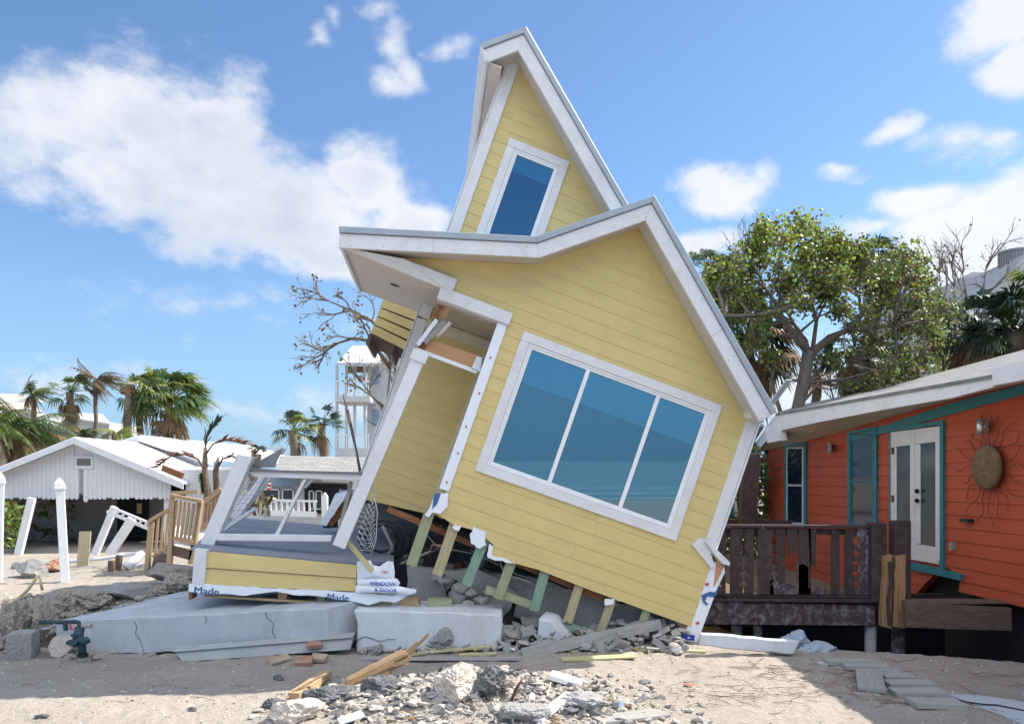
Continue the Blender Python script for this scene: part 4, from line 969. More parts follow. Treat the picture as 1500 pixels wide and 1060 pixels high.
# rubble: many small pieces
def rubble():
    rr = random.Random(4)
    for nm, m, n, lab in (('rubble', M_rubb, 6500, 'pale crushed concrete rubble making up the mound in the foreground'), ('dark_rubble', M_drock, 700, 'dark asphalt crumbs scattered through the foreground rubble mound')):
        mb = MB()
        for i in range(n):
            x = -.30+rr.gauss(0, .85); y = 6.85+rr.gauss(0, .50)
            if y > 7.95 or x > 1.75 or x < -2.3: continue
            s = .006+.040*rr.random()**6*(1.25 if m is M_drock else 1)
            if s > .012 and i % 3 == 0: mb.shard((x, y, tz(x, y)+s*.2), s*1.3, rr); continue
            mb.rock((x, y, tz(x, y)+s*.3), (s*rr.uniform(.5,1.8), s*rr.uniform(.5,1.5), s*rr.uniform(.35,1)), rr.randint(0,60), 1 if s > .022 else 0, rough=.5)
        tag(mb.build(nm, m, origin=(0,0,0)), lab, 'rubble', kind='stuff')
    mb = MB()
    for i in range(1500):
        px = rr.uniform(-10, 285); x = (px-750)*10/F; y = 9.75+max(0,(x+5))*.12+rr.gauss(.0,.30); x = (px-750)*y/F
        s = .012+.06*rr.random()**4
        mb.rock((x, y, tz(x, y)+s*.3), (s*rr.uniform(.7,1.4), s, s*rr.uniform(.5,1)), rr.randint(0,60), 1, rough=.4)
    tag(mb.build('bank_soil', M_clod, origin=(0,0,0)), 'crumbled sandy soil lumps along the eroded bank at left', 'soil', kind='stuff')
    mb = MB(); mc = MB()
    for i in range(700):
        px = rr.uniform(520, 1010); y = rr.uniform(9.0, 9.65); x = (px-750)*y/F; s = .012+.07*rr.random()**3
        if i % 2: (mb if i % 5 else mc).shard((x, y, tz(x, y)+s*.4+.20*ss(9.0,9.7,y)), s*1.6, rr); continue
        (mb if i % 3 else mc).rock((x, y, tz(x, y)+s*.4+ .16*ss(9.0,9.7,y)), (s, s*rr.uniform(.7,1.3), s*rr.uniform(.4,.9)), rr.randint(0,60), 1, rough=.2)
    tag(mb.build('broken_masonry', M_conc, origin=(0,0,0)), 'small grey masonry rubble along the foot of the toppled house', 'rubble', kind='stuff')
    tag(mc.build('broken_plaster', M_rubb, origin=(0,0,0)), 'pale plaster crumbs among the grey masonry rubble', 'rubble', kind='stuff')
    for nm, m, n, lab in (('pebbles', mat('shell_bits', (.70,.66,.60), .8, .2, 9, bump=0), 2600, 'pale shell bits and pebbles scattered over the sand'), ('dark_pebbles', mat('dark_bits', (.16,.13,.11), .9, .4, 9, bump=0), 2200, 'dark pebbles and crumbs scattered over the sand')):
        mb = MB()
        for i in range(n):
            y = 5.9+5.5*rr.random()**1.6; x = rr.uniform(-.74, .74)*y; s = .003+.010*rr.random()**3
            mb.rock((x, y, tz(x, y)+s*.2), (s*rr.uniform(.8,1.5), s, s*.6), rr.randint(0,30), 0)
        tag(mb.build(nm, m, origin=(0,0,0)), lab, 'pebbles', kind='stuff')
    mb = MB()
    for i in range(170):
        if i < 80: px, py = rr.uniform(960, 1300), rr.uniform(972, 1035)
        elif i < 130: px, py = rr.gauss(1230, 70), rr.gauss(985, 18)
        else: px, py = rr.uniform(0, 1500), rr.uniform(985, 1055)
        if py < 970: continue
        g = G(px, py); a = rr.uniform(-.5,.5)+(0 if rr.random()<.7 else pi/2); l = rr.uniform(.08,.45); pts = []
        p = g.copy()
        for k in range(5):
            p = p+Vector((cos(a), sin(a), 0))*l/4; a += rr.uniform(-.4,.4); p.z = tz(p.x, p.y)+.008+.015*rr.random(); pts.append(p.copy())
        mb.tube(pts, [.0035,.003,.003,.0025,.002], 4)
    tag(mb.build('dry_twigs', M_twig, origin=(0,0,0)), 'dry twigs and vine stems scattered on the sand', 'twigs', kind='stuff')
    for x0, y0, pts in ((0,0,[(1022,985),(1030,997),(1040,992),(1062,1000)]),(0,0,[(700,995),(706,1000),(712,1003)])): pass
rubble()
def splinters():
    rr = random.Random(21)
    for nm, m, n, lab in (('wood_splinters', M_spl, 90, 'small brown wood splinters lying through the debris'), ('pale_splinters', M_ywood, 60, 'small pale wood splinters lying through the debris'), ('wrap_scraps', M_wrap, 40, 'small torn white scraps of building wrap lying in the debris')):
        mb = MB()
        for i in range(n):
            if i % 2: x, y = rr.gauss(-.3,.8), rr.gauss(6.9,.45); h = .02
            else: y = rr.uniform(8.95, 9.6); x = (rr.uniform(540, 1000)-750)*y/F; h = .03+.16*ss(9.0,9.7,y)
            c = Vector((x, y, tz(x, y)+h)); 
            if nm == 'wrap_scraps': mb.shard(c, rr.uniform(.01,.04), rr); continue
            a = rr.uniform(0, pi); l = rr.uniform(.04,.22); d = Vector((cos(a), sin(a), rr.gauss(0,.25))).normalized(); mb.bar(c-d*l/2, c+d*l/2, rr.uniform(.006,.022), rr.uniform(.004,.012), (rr.random(), rr.random(), 1))
        tag(mb.build(nm, m, origin=(0,0,0)), lab, 'splinters', kind='stuff')
splinters()
def stick(px, m, lab, r=.012, name='stick', Yo=None, cat='stick', grp='bent sticks'):
    g = G(*px[0]); pts = [P(x, y, (Yo or g.y)) for x, y in px]
    mb = MB().tube(pts, [r]*(len(pts)-1)+[r*.6], 7); tag(mb.build(name, m, smooth=True), lab, cat)
stick([(746,1032),(752,1018),(756,1008),(765,994)], M_rust, 'rusty red-brown bent root upright on the rubble mound', .014, 'root', cat='root')
stick([(20,902),(17,886),(42,862),(56,842),(50,838)], M_ywood, 'pale bent pipe sticking up from the left sand bank', .022, 'bent_pipe', Yo=10.3, cat='pipe')
stick([(62,864),(58,846)], M_ywood, 'short pale prong beside the pale bent pipe', .02, 'pipe_prong', Yo=10.3, cat='pipe')

# green-black pipe fitting lying before the long panel
pf = thing('pipe_valve', 'dark green-black backflow valve with bent pipe standing before the long white panel', 'pipe valve', G(118, 960))
def valve():
    Y = 8.55
    def q(x, y, d=0): return P(x, y, Y+d)
    MB().tube([q(58,911,.1), q(80,911,.1), q(110,910), q(115,911), q(117,916), q(117,930)], .024, 10).build('bent_pipe', M_skyw, pf, smooth=True)
    MB().tube([q(117,918), q(114,935), q(120,946), q(121,962)], [.05,.06,.045,.045], 12).build('valve_body', M_skyw, pf, smooth=True)
    for c, r in (((108,941),.075), ((124,937),.075), ((110,930),.045)):
        MB().rock(q(*c,-.04), (r, r*.8, r*.55), 3, 3, rough=.02).build('valve_chamber', M_skyw, pf, smooth=True)
    MB().tube([q(121,957), q(121,961)], .062, 14).build('flange', M_blk, pf)
    MB().tube([q(95,912), q(97,923)], .026, 8).build('lever', M_skyw, pf)
    MB().tube([q(102,912,-.03), q(104,921,-.03), q(112,921,-.03)], .010, 8).build('handle', M_red, pf)
    MB().tube([q(120,916), q(134,916)], .026, 10).build('side_outlet', M_greyw, pf)
    MB().tube([q(62,920,.1), q(72,920,.05), q(80,914)], .010, 8).build('small_pipe', M_steel, pf)
valve()

# stepping planks / pavers on the right
GS = 'grey concrete stepping slabs half buried in sand'
for i, (x0,y0,x1,y1,wd,lab) in enumerate(((1208,972,1284,974,.16,'farthest grey stepping slab, nearest the brown deck'),(1236,979,1300,981,.16,'second grey stepping slab from the deck'),(1288,985,1318,988,.20,'narrow stepping slab right behind the square paver'),(1292,994,1336,995,.18,'stepping slab immediately right of the square paver'),(1298,1005,1366,1005,.18,'middle grey stepping slab with lit rear edge'),(1307,1018,1382,1018,.20,'next to last grey stepping slab'),(1334,1033,1408,1035,.22,'lowest thick grey stepping slab with stained edge'))):
    o = gplank(x0,y0,x1,y1,wd,.05,mat('stepping_slab', (.33,.33,.31), .9, .12, 3, dirt=(.2,.19,.17), dirt_amt=.5, bump=.5) if i == 0 else bpy.data.materials['stepping_slab'],'stepping_slab',lab,'stepping slab',group=GS)
g = G(1280,1010); gplank(1277,1014,1272,985,.25,.045,M_greyw,'square_paver','upright-looking square grey paver lying left of the stepping slabs','paver',dz1=.05)
gplank(1205,974,1222,969,.12,.02,M_white,'white_fragment','small white fragment at top left of the stepping slabs','fragment')
sheet = MB(); q = [G(1376,1015,.012), G(1400,1020,.014), G(1500,1060,.02), G(1560,1035,.02), G(1430,1017,.015)]
tag(MB().prism(q, (0,0,-.02)).build('buried_sheet', mat('pale_blue_sheet', (.42,.47,.52), .7, .08, 3, dirt=(.4,.37,.32), dirt_amt=.5)), 'pale blue-grey sheet half buried in sand at lower right', 'sheet')
ca = MB().tube([G(x,y,.02) for x,y in ((1398,1024),(1420,1028),(1440,1031),(1460,1032),(1500,1040))], .008, 5); tag(ca.build('black_cable', M_blk, smooth=True), 'thin black cable lying over the pale blue sheet', 'cable')
tp = MB().rock(P(1165,940,9.3), (.20,.15,.14), 6, 3, rough=.25); tp.rock(P(1195,950,9.2), (.28,.15,.08), 7, 3, rough=.2); tag(tp.build('crumpled_tarp', M_cloth, smooth=True), 'crumpled blue-grey tarp under the brown deck behind the white beam', 'tarp')

# ---------------------------------------------------------------- left yard: posts, cottage, stair
def fence_post(px_top, px_bot, Y, wpx, label):
    t = thing('fence_post', label, 'fence post', P(px_bot[0], px_bot[1], Y), 'white vinyl fence posts')
    a = P(px_bot[0], px_bot[1]+3, Y); b = P(px_top[0], px_top[1]+14, Y); w = wpx*Y/F; d = (b-a).normalized()
    rx = Matrix.Rotation(radians(28), 3, 'Z') @ Vector((1,0,0))
    MB().bar(a, b, w*.80, w*.80, rx).build('post', M_vinyl, t, bevel=.006)
    MB().bar(b, b+d*.05, w*1.0, w*1.0, rx).build('collar', M_vinyl, t, bevel=.004)
    c = MB(); s = w*.46
    for k, (r, h) in enumerate(((1,.05),(1.0,.09),(.62,.15),(.12,.20))): 
        for ax in ((-1,-1),(1,-1),(1,1),(-1,1)): c.v.append(b+d*h+Matrix.Rotation(radians(28),3,'Z') @ Vector((ax[0]*s*r, ax[1]*s*r, 0)))
    for k in range(3):
        for i in range(4): c.f.append((k*4+i, k*4+(i+1)%4, k*4+4+(i+1)%4, k*4+4+i)); c.m.append(0)
    c.f.append((12,13,14,15)); c.m.append(0); c.build('finial', M_vinyl, t)
    return t
fence_post((88,703),(96,856), 12.3, 14, 'white pointed vinyl post standing in front of the board cottage, left of house')
fence_post((0,695),(-3,862), 12.2, 13, 'white pointed vinyl post cut off by the left picture edge')

ct = thing('board_cottage', 'low white board cottage with scalloped gable, louvre vent and white roof', 'cottage', P(118, 800, 22))
def cottage():
    Y = 22.0
    def q(x, y, d=0): return P(x, y, Y+d)
    # gable boards: individual vertical boards with rounded ends
    mb = MB(); n = 42; x0, x1 = -14, 272
    bw = (x1-x0)/n
    for i in range(n):
        a = x0+i*bw; b = a+bw*.965; c = (a+b)/2
        if 112 < c < 126: bot = 718 if c < 118 else 735
        else: bot = 729+ (2 if i % 5 else 0)
        def top(x): return 647+(118-x)*.40 if x < 118 else 647+(x-118)*.405
        if 109 < c < 133: 
            if bot > 684: pts = [(a,684),(b,684),(b,bot-2.5),(c+1.4,bot),(c-1.4,bot),(a,bot-2.5)]
            else: continue
            if 116 < c < 124: pts = [(x, y) for x, y in pts]; 
        else: pts = [(a,top(a)),(b,top(b)),(b,bot-2.5),(c+1.6,bot),(c-1.6,bot),(a,bot-2.5)]
        if 117 < c < 125: continue
        mb.prism([q(x,y) for x,y in pts], (0,.03,0))
    mb.build('gable_boards', M_cott, ct)
    MB().prism([q(x,y,.035) for x,y in [(-16,700),(118,648),(272,707),(272,722),(-16,722)]], (0,.05,0)).build('gable_backing', M_cott, ct)
    MB().prism([q(x,y,.03) for x,y in [(117,688),(125,688),(125,720),(117,722)]], (0,.02,0)).build('exposed_studs', M_greyw, ct)
    v = MB(); 
    for (a,b,c,d) in ((109,668,136,671),(109,682,136,686),(109,671,112,682),(133,671,136,682)): v.prism([q(a,b,-.03), q(c,b,-.03), q(c,d,-.03), q(a,d,-.03)], (0,.06,0))
    vo = v.build('vent_frame', M_white, ct)
    l = MB(); 
    for k in range(6): y = 671.5+k*1.8; l.prism([q(112,y,-.01), q(133,y,-.01), q(133,y+1.1,.0), q(112,y+1.1,.0)], (0,.01,0))
    l.build('louvre', M_greyw, vo)
    l = MB(); l.prism([q(112,671,.02), q(133,671,.02), q(133,682,.02), q(112,682,.02)], (0,.01,0)); l.build('vent_screen', M_blk, vo)
    # roof with fascia
    prof = [(q(-30,700)), q(118,640.5), q(276,706)]
    rf = MB(); L_ = 3.3
    for i in (0, 1):
        a, b = prof[i], prof[i+1]; o = Vector((0,-.35,0)); rf.prism([a+o, b+o, b+o+Vector((0,0,-.05)), a+o+Vector((0,0,-.05))], (.1, L_+.35, 0))
    rf.build('roof', M_wroof, ct)
    fa = MB()
    for i in (0, 1):
        a, b = prof[i]+Vector((0,-.36,-.055)), prof[i+1]+Vector((0,-.36,-.055)); fa.prism([a, b, b+Vector((0,0,-.15)), a+Vector((0,0,-.15))], (0,.03,0))
    fa.build('fascia', M_white, ct)
    # far rear wing with its own gable
    rw = [q(150,652,3.2), q(205,637,3.2), q(312,672,3.2)]
    r2 = MB()
    for i in (0,1): r2.prism([rw[i], rw[i+1], rw[i+1]+Vector((0,0,-.06)), rw[i]+Vector((0,0,-.06))], (.9,9,0))
    r2.build('rear_roof', M_wroof, ct)
    g2 = MB().prism([q(158,655,3.45), q(205,641,3.45), q(304,673,3.45), q(304,720,3.45), q(158,720,3.45)], (0,.1,0)); g2.build('rear_gable', M_cott, ct)
    f2 = MB()
    for i in (0,1): f2.prism([rw[i]+Vector((0,-.03,-.06)), rw[i+1]+Vector((0,-.03,-.06)), rw[i+1]+Vector((0,-.03,-.22)), rw[i]+Vector((0,-.03,-.22))], (0,.03,0))
    f2.build('rear_fascia', M_white, ct)
    sd = MB(); a = q(243,706); sd.prism([q(240,680,2.0), q(352,690,2.0), q(352,780,2.0), q(240,780,2.0)], (0,.1,0)); sd.build('side_wall', M_cott, ct)
    ev = MB().prism([q(240,682,1.6), q(356,684,1.6), q(356,692,1.6), q(240,692,1.6)], (0,.5,0)); ev.build('side_eave', M_white, ct)
    # carport: back wall of block, posts
    MB().prism([q(-60,700,3.0), q(246,700,3.0), q(246,812,3.0), q(-60,812,3.0)], (0,.2,0)).build('block_wall', M_block, ct)
    MB().prism([q(240,715,0.1), q(247,715,.1), q(247,806,.1), q(240,806,.1)], (0,3,0)).build('carport_side', M_cott, ct)
    MB().prism([q(-60,706,3.2), q(250,706,3.2), q(250,722,3.2), q(-60,722,3.2)], (0,-3.1,0)).build('carport_ceiling', M_greyw, ct)
    MB().prism([q(172,728,2.95), q(218,728,2.95), q(218,806,2.95), q(172,806,2.95)], (0,-.02,0)).build('doorway_dark_panel', M_dark, ct)  # near-black panel painted for the shaded doorway
    MB().prism([q(201,737,2.9), q(208,737,2.9), q(208,752,2.9), q(201,752,2.9)], (0,-.02,0)).build('notice', M_ywood, ct)
cottage()
def lean(name, a, b, Y, wpx, lab, m=M_white, t=.12, cat='post'):
    o = plank(name, P(a[0],a[1],Y), P(b[0],b[1],Y), wpx*Y/F, t, (1,0,0), m); tag(o, lab, cat)
lean('leaning_post', (47,729), (26,816), 20.5, 10, 'leaning white post under left end of the cottage gable')
lean('leaning_post', (168,742), (139,812), 18.5, 9, 'leaning white post with broken rail on top, under the cottage gable')
lean('leaning_post', (194,760), (160,812), 18.0, 12, 'wide leaning white post right of the one with broken rail')
def broken_rail():
    t = thing('broken_railing', 'short broken white railing section hanging between leaning posts', 'railing', P(190, 770, 18.2)); Y = 18.2
    for a, b, w in (((157,749),(222,776),4),((166,744),(225,768),3)): MB().bar(P(*a,Y), P(*b,Y), w*Y/F, .06, (0,0,1)).build('rail', M_white, t)
    m = MB()
    for k in range(8):
        u = k/7; a = P(160+60*u, 749+26*u, Y); b = P(168+56*u, 744+24*u, Y); m.bar(a, b, .05, .04, (1,0,0))
    m.build('balusters', M_white, t)
broken_rail()
tag(plank('plywood_offcut', P(121,828,14.5), P(125,778,14.6), 17*14.5/F, .03, (1,0,0), M_pt2), 'upright tan lumber offcut stuck in the sand between white posts', 'board')
tag(MB().tube([P(60,826,15), P(110,821,15), P(150,818,15), P(210,808,15)], .035, 8).build('white_pipe', M_vinyl, smooth=True), 'long thin white pipe lying on sand before the cottage', 'pipe')
tag(MB().tube([P(185,830,13.5), P(209,810,13.8)], [.09,.07], 12).build('ribbed_hose', M_vinyl, smooth=True), 'thick white ribbed duct lying beside two wooden stumps', 'duct')
tag(plank('wood_stump', P(163,839,13.4), P(164,820,13.4), .10, .09, (1,0,0), M_deckold, jag=.04), 'left of two short brown wooden stumps in the sand', 'stump')
tag(plank('wood_stump', P(172,838,13.6), P(175,812,13.6), .09, .09, (1,0,0), M_deckold, jag=.05), 'taller right one of two brown wooden stumps in the sand', 'stump')
tag(plank('white_plank', P(193,838,13.8), P(216,832,14), .22, .16, (0,0,1), M_white), 'white ribbed crate end lying at foot of the wooden stair', 'crate')
sand_h = MB().rock(P(255,838,11.6), (.42,.3,.16), 8, 3, rough=.15); tag(sand_h.build('sand_heap', M_sand, smooth=True), 'small heap of pale sand beside the platform corner', 'sand heap')

st = thing('wooden_stair', 'raw pine stair landing with spindle railing between cottage and grey platform', 'stair', P(250, 830, 14))
def stair():
    Y = 13.4; q = lambda x, y, d=0: P(x, y, Y+d)
    def post(a, b, wpx, d=0): MB().bar(q(*a,d), q(*b,d), wpx*Y/F, .10, (1,0,0)).build('newel_post', M_pine, st, bevel=.004)
    post((248,832),(254,724),7); post((280,826),(294,733),7,.05); post((216,832),(222,765),6,.1); post((325,722),(318,760),7,1.2)
    for a, b, d, w in (((250,725),(296,734),-.05,5),((252,722),(290,720),1.3,6),((217,764),(254,742),.05,5),((296,738),(324,716),.6,8),((250,787),(284,795),0,6),((224,815),(250,800),.1,4),((295,775),(320,762),.8,4)):
        MB().bar(q(*a,d), q(*b,d), w*Y/F, .07, (0,0,1)).build('rail', M_pine, st, bevel=.004)
    for k in range(6):
        u = (k+.5)/6; MB().bar(q(254+36*u+3,731+8*u), q(250+34*u,790+6*u), 3.2*Y/F, .035, (1,0,0)).build('baluster', M_pine, st)
    for k in range(4):
        u = (k+.6)/4.2; MB().bar(q(220+32*u,764-18*u,.06), q(216+30*u,816-10*u,.06), 2.6*Y/F, .035, (1,0,0)).build('baluster', M_pine, st)
    for k in range(5):
        u = (k+.5)/5; MB().bar(q(298+26*u,740-20*u,.6), q(294+26*u,778-14*u,.6), 2.6*Y/F, .035, (1,0,0)).build('baluster', M_pine, st)
    MB().prism([q(250,798), q(282,806), q(278,820), q(248,812)], (0,.05,0)).build('stringer', M_deckold, st)
    MB().prism([q(250,795,0), q(284,801,0), q(300,790,1.4), q(262,785,1.4)], (0,0,.04)).build('landing', M_white, st)
    MB().prism([q(222,832,.1), q(246,832,.1), q(246,812,.8), q(226,812,.8)], (0,0,.03)).build('tread', M_deckold, st)
stair()
wp = thing('scrap_wood_heap', 'heap of splintered pine sticks at back left of the grey deck', 'wood heap', P(375, 750, 12.9))
for i in range(26):
    x = R.uniform(362,394); y = R.uniform(736,756); a = R.uniform(-.6,.9); l = R.uniform(8,26); plank('scrap_stick', P(x,y,12.9+R.random()*.4), P(x+l*sin(a)*.5, y-l*cos(a)*.8, 13.0), .05, .03, (1,0,0), R.choice([M_pine, M_spl, M_ywood]), parent=wp)
MB().prism([P(364,738,13.2), P(392,728,13.2), P(398,731,13.2), P(372,741,13.2)], (0,.3,0)).build('pale_board', M_ywood, wp)

# ---------------------------------------------------------------- houses behind the platform
bh = thing('low_beach_house', 'low white beach house with pale shingle roof and dark windows seen through the leaning frame', 'house', P(450, 760, 19))
def behind():
    Y = 19.0; q = lambda x, y, d=0: P(x, y, Y+d)
    r = MB().prism([q(402,694,-.6), q(560,696,-.6), q(562,670,1.6), q(410,667,1.6)], (0,.0,-.06)).build('roof', M_shin2, bh); uv_planar(r, (1,0,0), (0,1,.2))
    MB().prism([q(378,694), q(512,694), q(512,782), q(378,782)], (0,.1,0)).build('wall', M_bg, bh)
    MB().prism([q(250,688,3), q(380,688,3), q(380,770,3), q(250,770,3)], (0,.1,0)).build('side_wall', M_bg, bh)
    MB().prism([q(392,700,-.05), q(436,700,-.05), q(436,712,-.05), q(392,712,-.05)], (0,.04,0)).build('blue_band', M_bgblue, bh)
    MB().prism([q(446,707,-.05), q(508,709,-.05), q(508,752,-.05), q(446,752,-.05)], (0,.04,0)).build('garage_dark_panel', M_dark, bh)  # flat near-black panel painted for the shaded inside of the garage
    for x0, x1, y0, y1 in ((383,409,716,736),(413,430,716,736),(452,460,718,746),(462,472,718,746)):
        f = MB(); 
        for a in ((x0,y0,x1,y0+1.5),(x0,y1-1.5,x1,y1),(x0,y0,x0+1.5,y1),(x1-1.5,y0,x1,y1)): f.prism([q(a[0],a[1],-.12), q(a[2],a[1],-.12), q(a[2],a[3],-.12), q(a[0],a[3],-.12)], (0,.05,0))
        w = f.build('window', M_white, bh); MB().prism([q(x0,y0,-.08), q(x1,y0,-.08), q(x1,y1,-.08), q(x0,y1,-.08)], (0,.02,0)).build('pane', mat('dark_pane', (.03,.045,.05), .1, .2, 2, bump=0) if 'dark_pane' not in bpy.data.materials else bpy.data.materials['dark_pane'], w)
    MB().prism([q(472,701,-.07), q(512,703,-.07), q(512,707,-.07), q(472,705,-.07)], (0,.04,0)).build('white_eave', M_vinyl, bh)  # plain white eave strip
behind()
rl = thing('white_porch_railing', 'small white picket porch railing in front of the low beach house', 'railing', P(430, 760, 17.5))
def rail2():
    Y = 17.5; q = lambda x, y: P(x, y, Y)
    for y in (733, 752): MB().bar(q(393,y-1), q(464,y+1), (3 if y < 740 else 8)*Y/F, .06, (0,0,1)).build('rail', M_vinyl, rl)
    for k in range(9): x = 396+k*8.2; MB().bar(q(x,733), q(x,752), 2.4*Y/F, .05, (1,0,0)).build('baluster', M_vinyl, rl)
    MB().prism([q(471,727), q(475,721), q(479,727), q(479,757), q(471,757)], (0,.12,0)).build('post', M_vinyl, rl)
rail2()
fg = thing('hanging_flag', 'small red and white striped flag hanging by the low beach house', 'flag', P(394, 717, 16.8))
for k in range(7):
    MB().prism([P(391+.4*(k%2),698+k*2.8,16.8), P(396.5+.5*(k%3),698+k*2.8,16.85), P(396.5,700.8+k*2.8,16.85), P(391,700.8+k*2.8,16.8)], (0,.015,0)).build('stripe', M_red if k % 2 == 0 else M_white, fg)
hb = thing('distant_roof_house', 'distant house with pale roof behind the palms at far left', 'house', P(60, 640, 45))
def far1():
    q = lambda x, y, d=0: P(x, y, 45+d)
    MB().prism([q(-80,604), q(54,604), q(54,700), q(-80,700)], (0,6,0)).build('wall', M_bg, hb)
    MB().prism([q(-80,604,-.5), q(62,603,-.5), q(36,577,3), q(-80,575,3)], (0,0,-.1)).build('roof', mat('tan_roof', (.42,.38,.34), .9, .1, 3), hb)
    MB().prism([q(24,588,-.3), q(42,580,-.3), q(60,588,-.3)], (0,.3,0)).build('dormer', M_white, hb)
    MB().prism([q(100,612,2), q(160,618,2), q(160,690,2), q(100,690,2)], (0,4,0)).build('rear_wall', M_bg, hb)
    MB().prism([q(98,610,1.5), q(162,620,1.5), q(150,606,4), q(104,604,4)], (0,0,-.1)).build('rear_roof', M_bg, hb)
far1()
tw = thing('balcony_tower', 'white three storey balcony tower with metal roof behind bare branches', 'building', P(540, 700, 42))
def tower():
    Y = 42; q = lambda x, y, d=0: P(x, y, Y+d)
    MB().prism([q(494,531,-.8), q(560,531,-.8), q(560,506,2), q(517,506,2)], (0,0,-.12)).build('roof', M_bg, tw)
    MB().prism([q(538,520,1.2), q(620,520,1.2), q(620,760,1.2), q(538,760,1.2)], (0,5,0)).build('wall', M_bg, tw)
    for y, h in ((580,8),(656,14)): MB().prism([q(491,y,-.6), q(542,y,-.6), q(542,y+h,-.6), q(491,y+h,-.6)], (0,2.4,0)).build('balcony_floor', M_bg, tw)
    for x in (492,506,518,533): MB().bar(q(x+1.5,533), q(x+1.5,700), 3.6*Y/F, .14, (1,0,0)).build('column', M_bg, tw)
    for y in (558, 636):
        MB().bar(q(492,y,-.5), q(541,y,-.5), 1.6*Y/F, .05, (0,0,1)).build('rail', M_white, tw)
        m = MB()
        for k in range(14): m.bar(q(493+k*3.6,y,-.5), q(493+k*3.6,y+22,-.5), .9*Y/F, .03, (1,0,0))
        m.build('balusters', M_white, tw)
    MB().prism([q(488,668,-.7), q(560,668,-.7), q(560,760,-.7), q(488,760,-.7)], (0,1.8,0)).build('base_wall', M_bg, tw)
    for x0,y0 in ((545,540),(545,600)): MB().prism([q(x0,y0,1.15), q(x0+10,y0,1.15), q(x0+10,y0+22,1.15), q(x0,y0+22,1.15)], (0,.06,0)).build('window', M_bgblue, tw)
    MB().prism([q(508,536,1.0), q(537,536,1.0), q(537,545,1.0), q(508,545,1.0)], (0,.2,0)).build('lintel', M_deckold, tw)
tower()

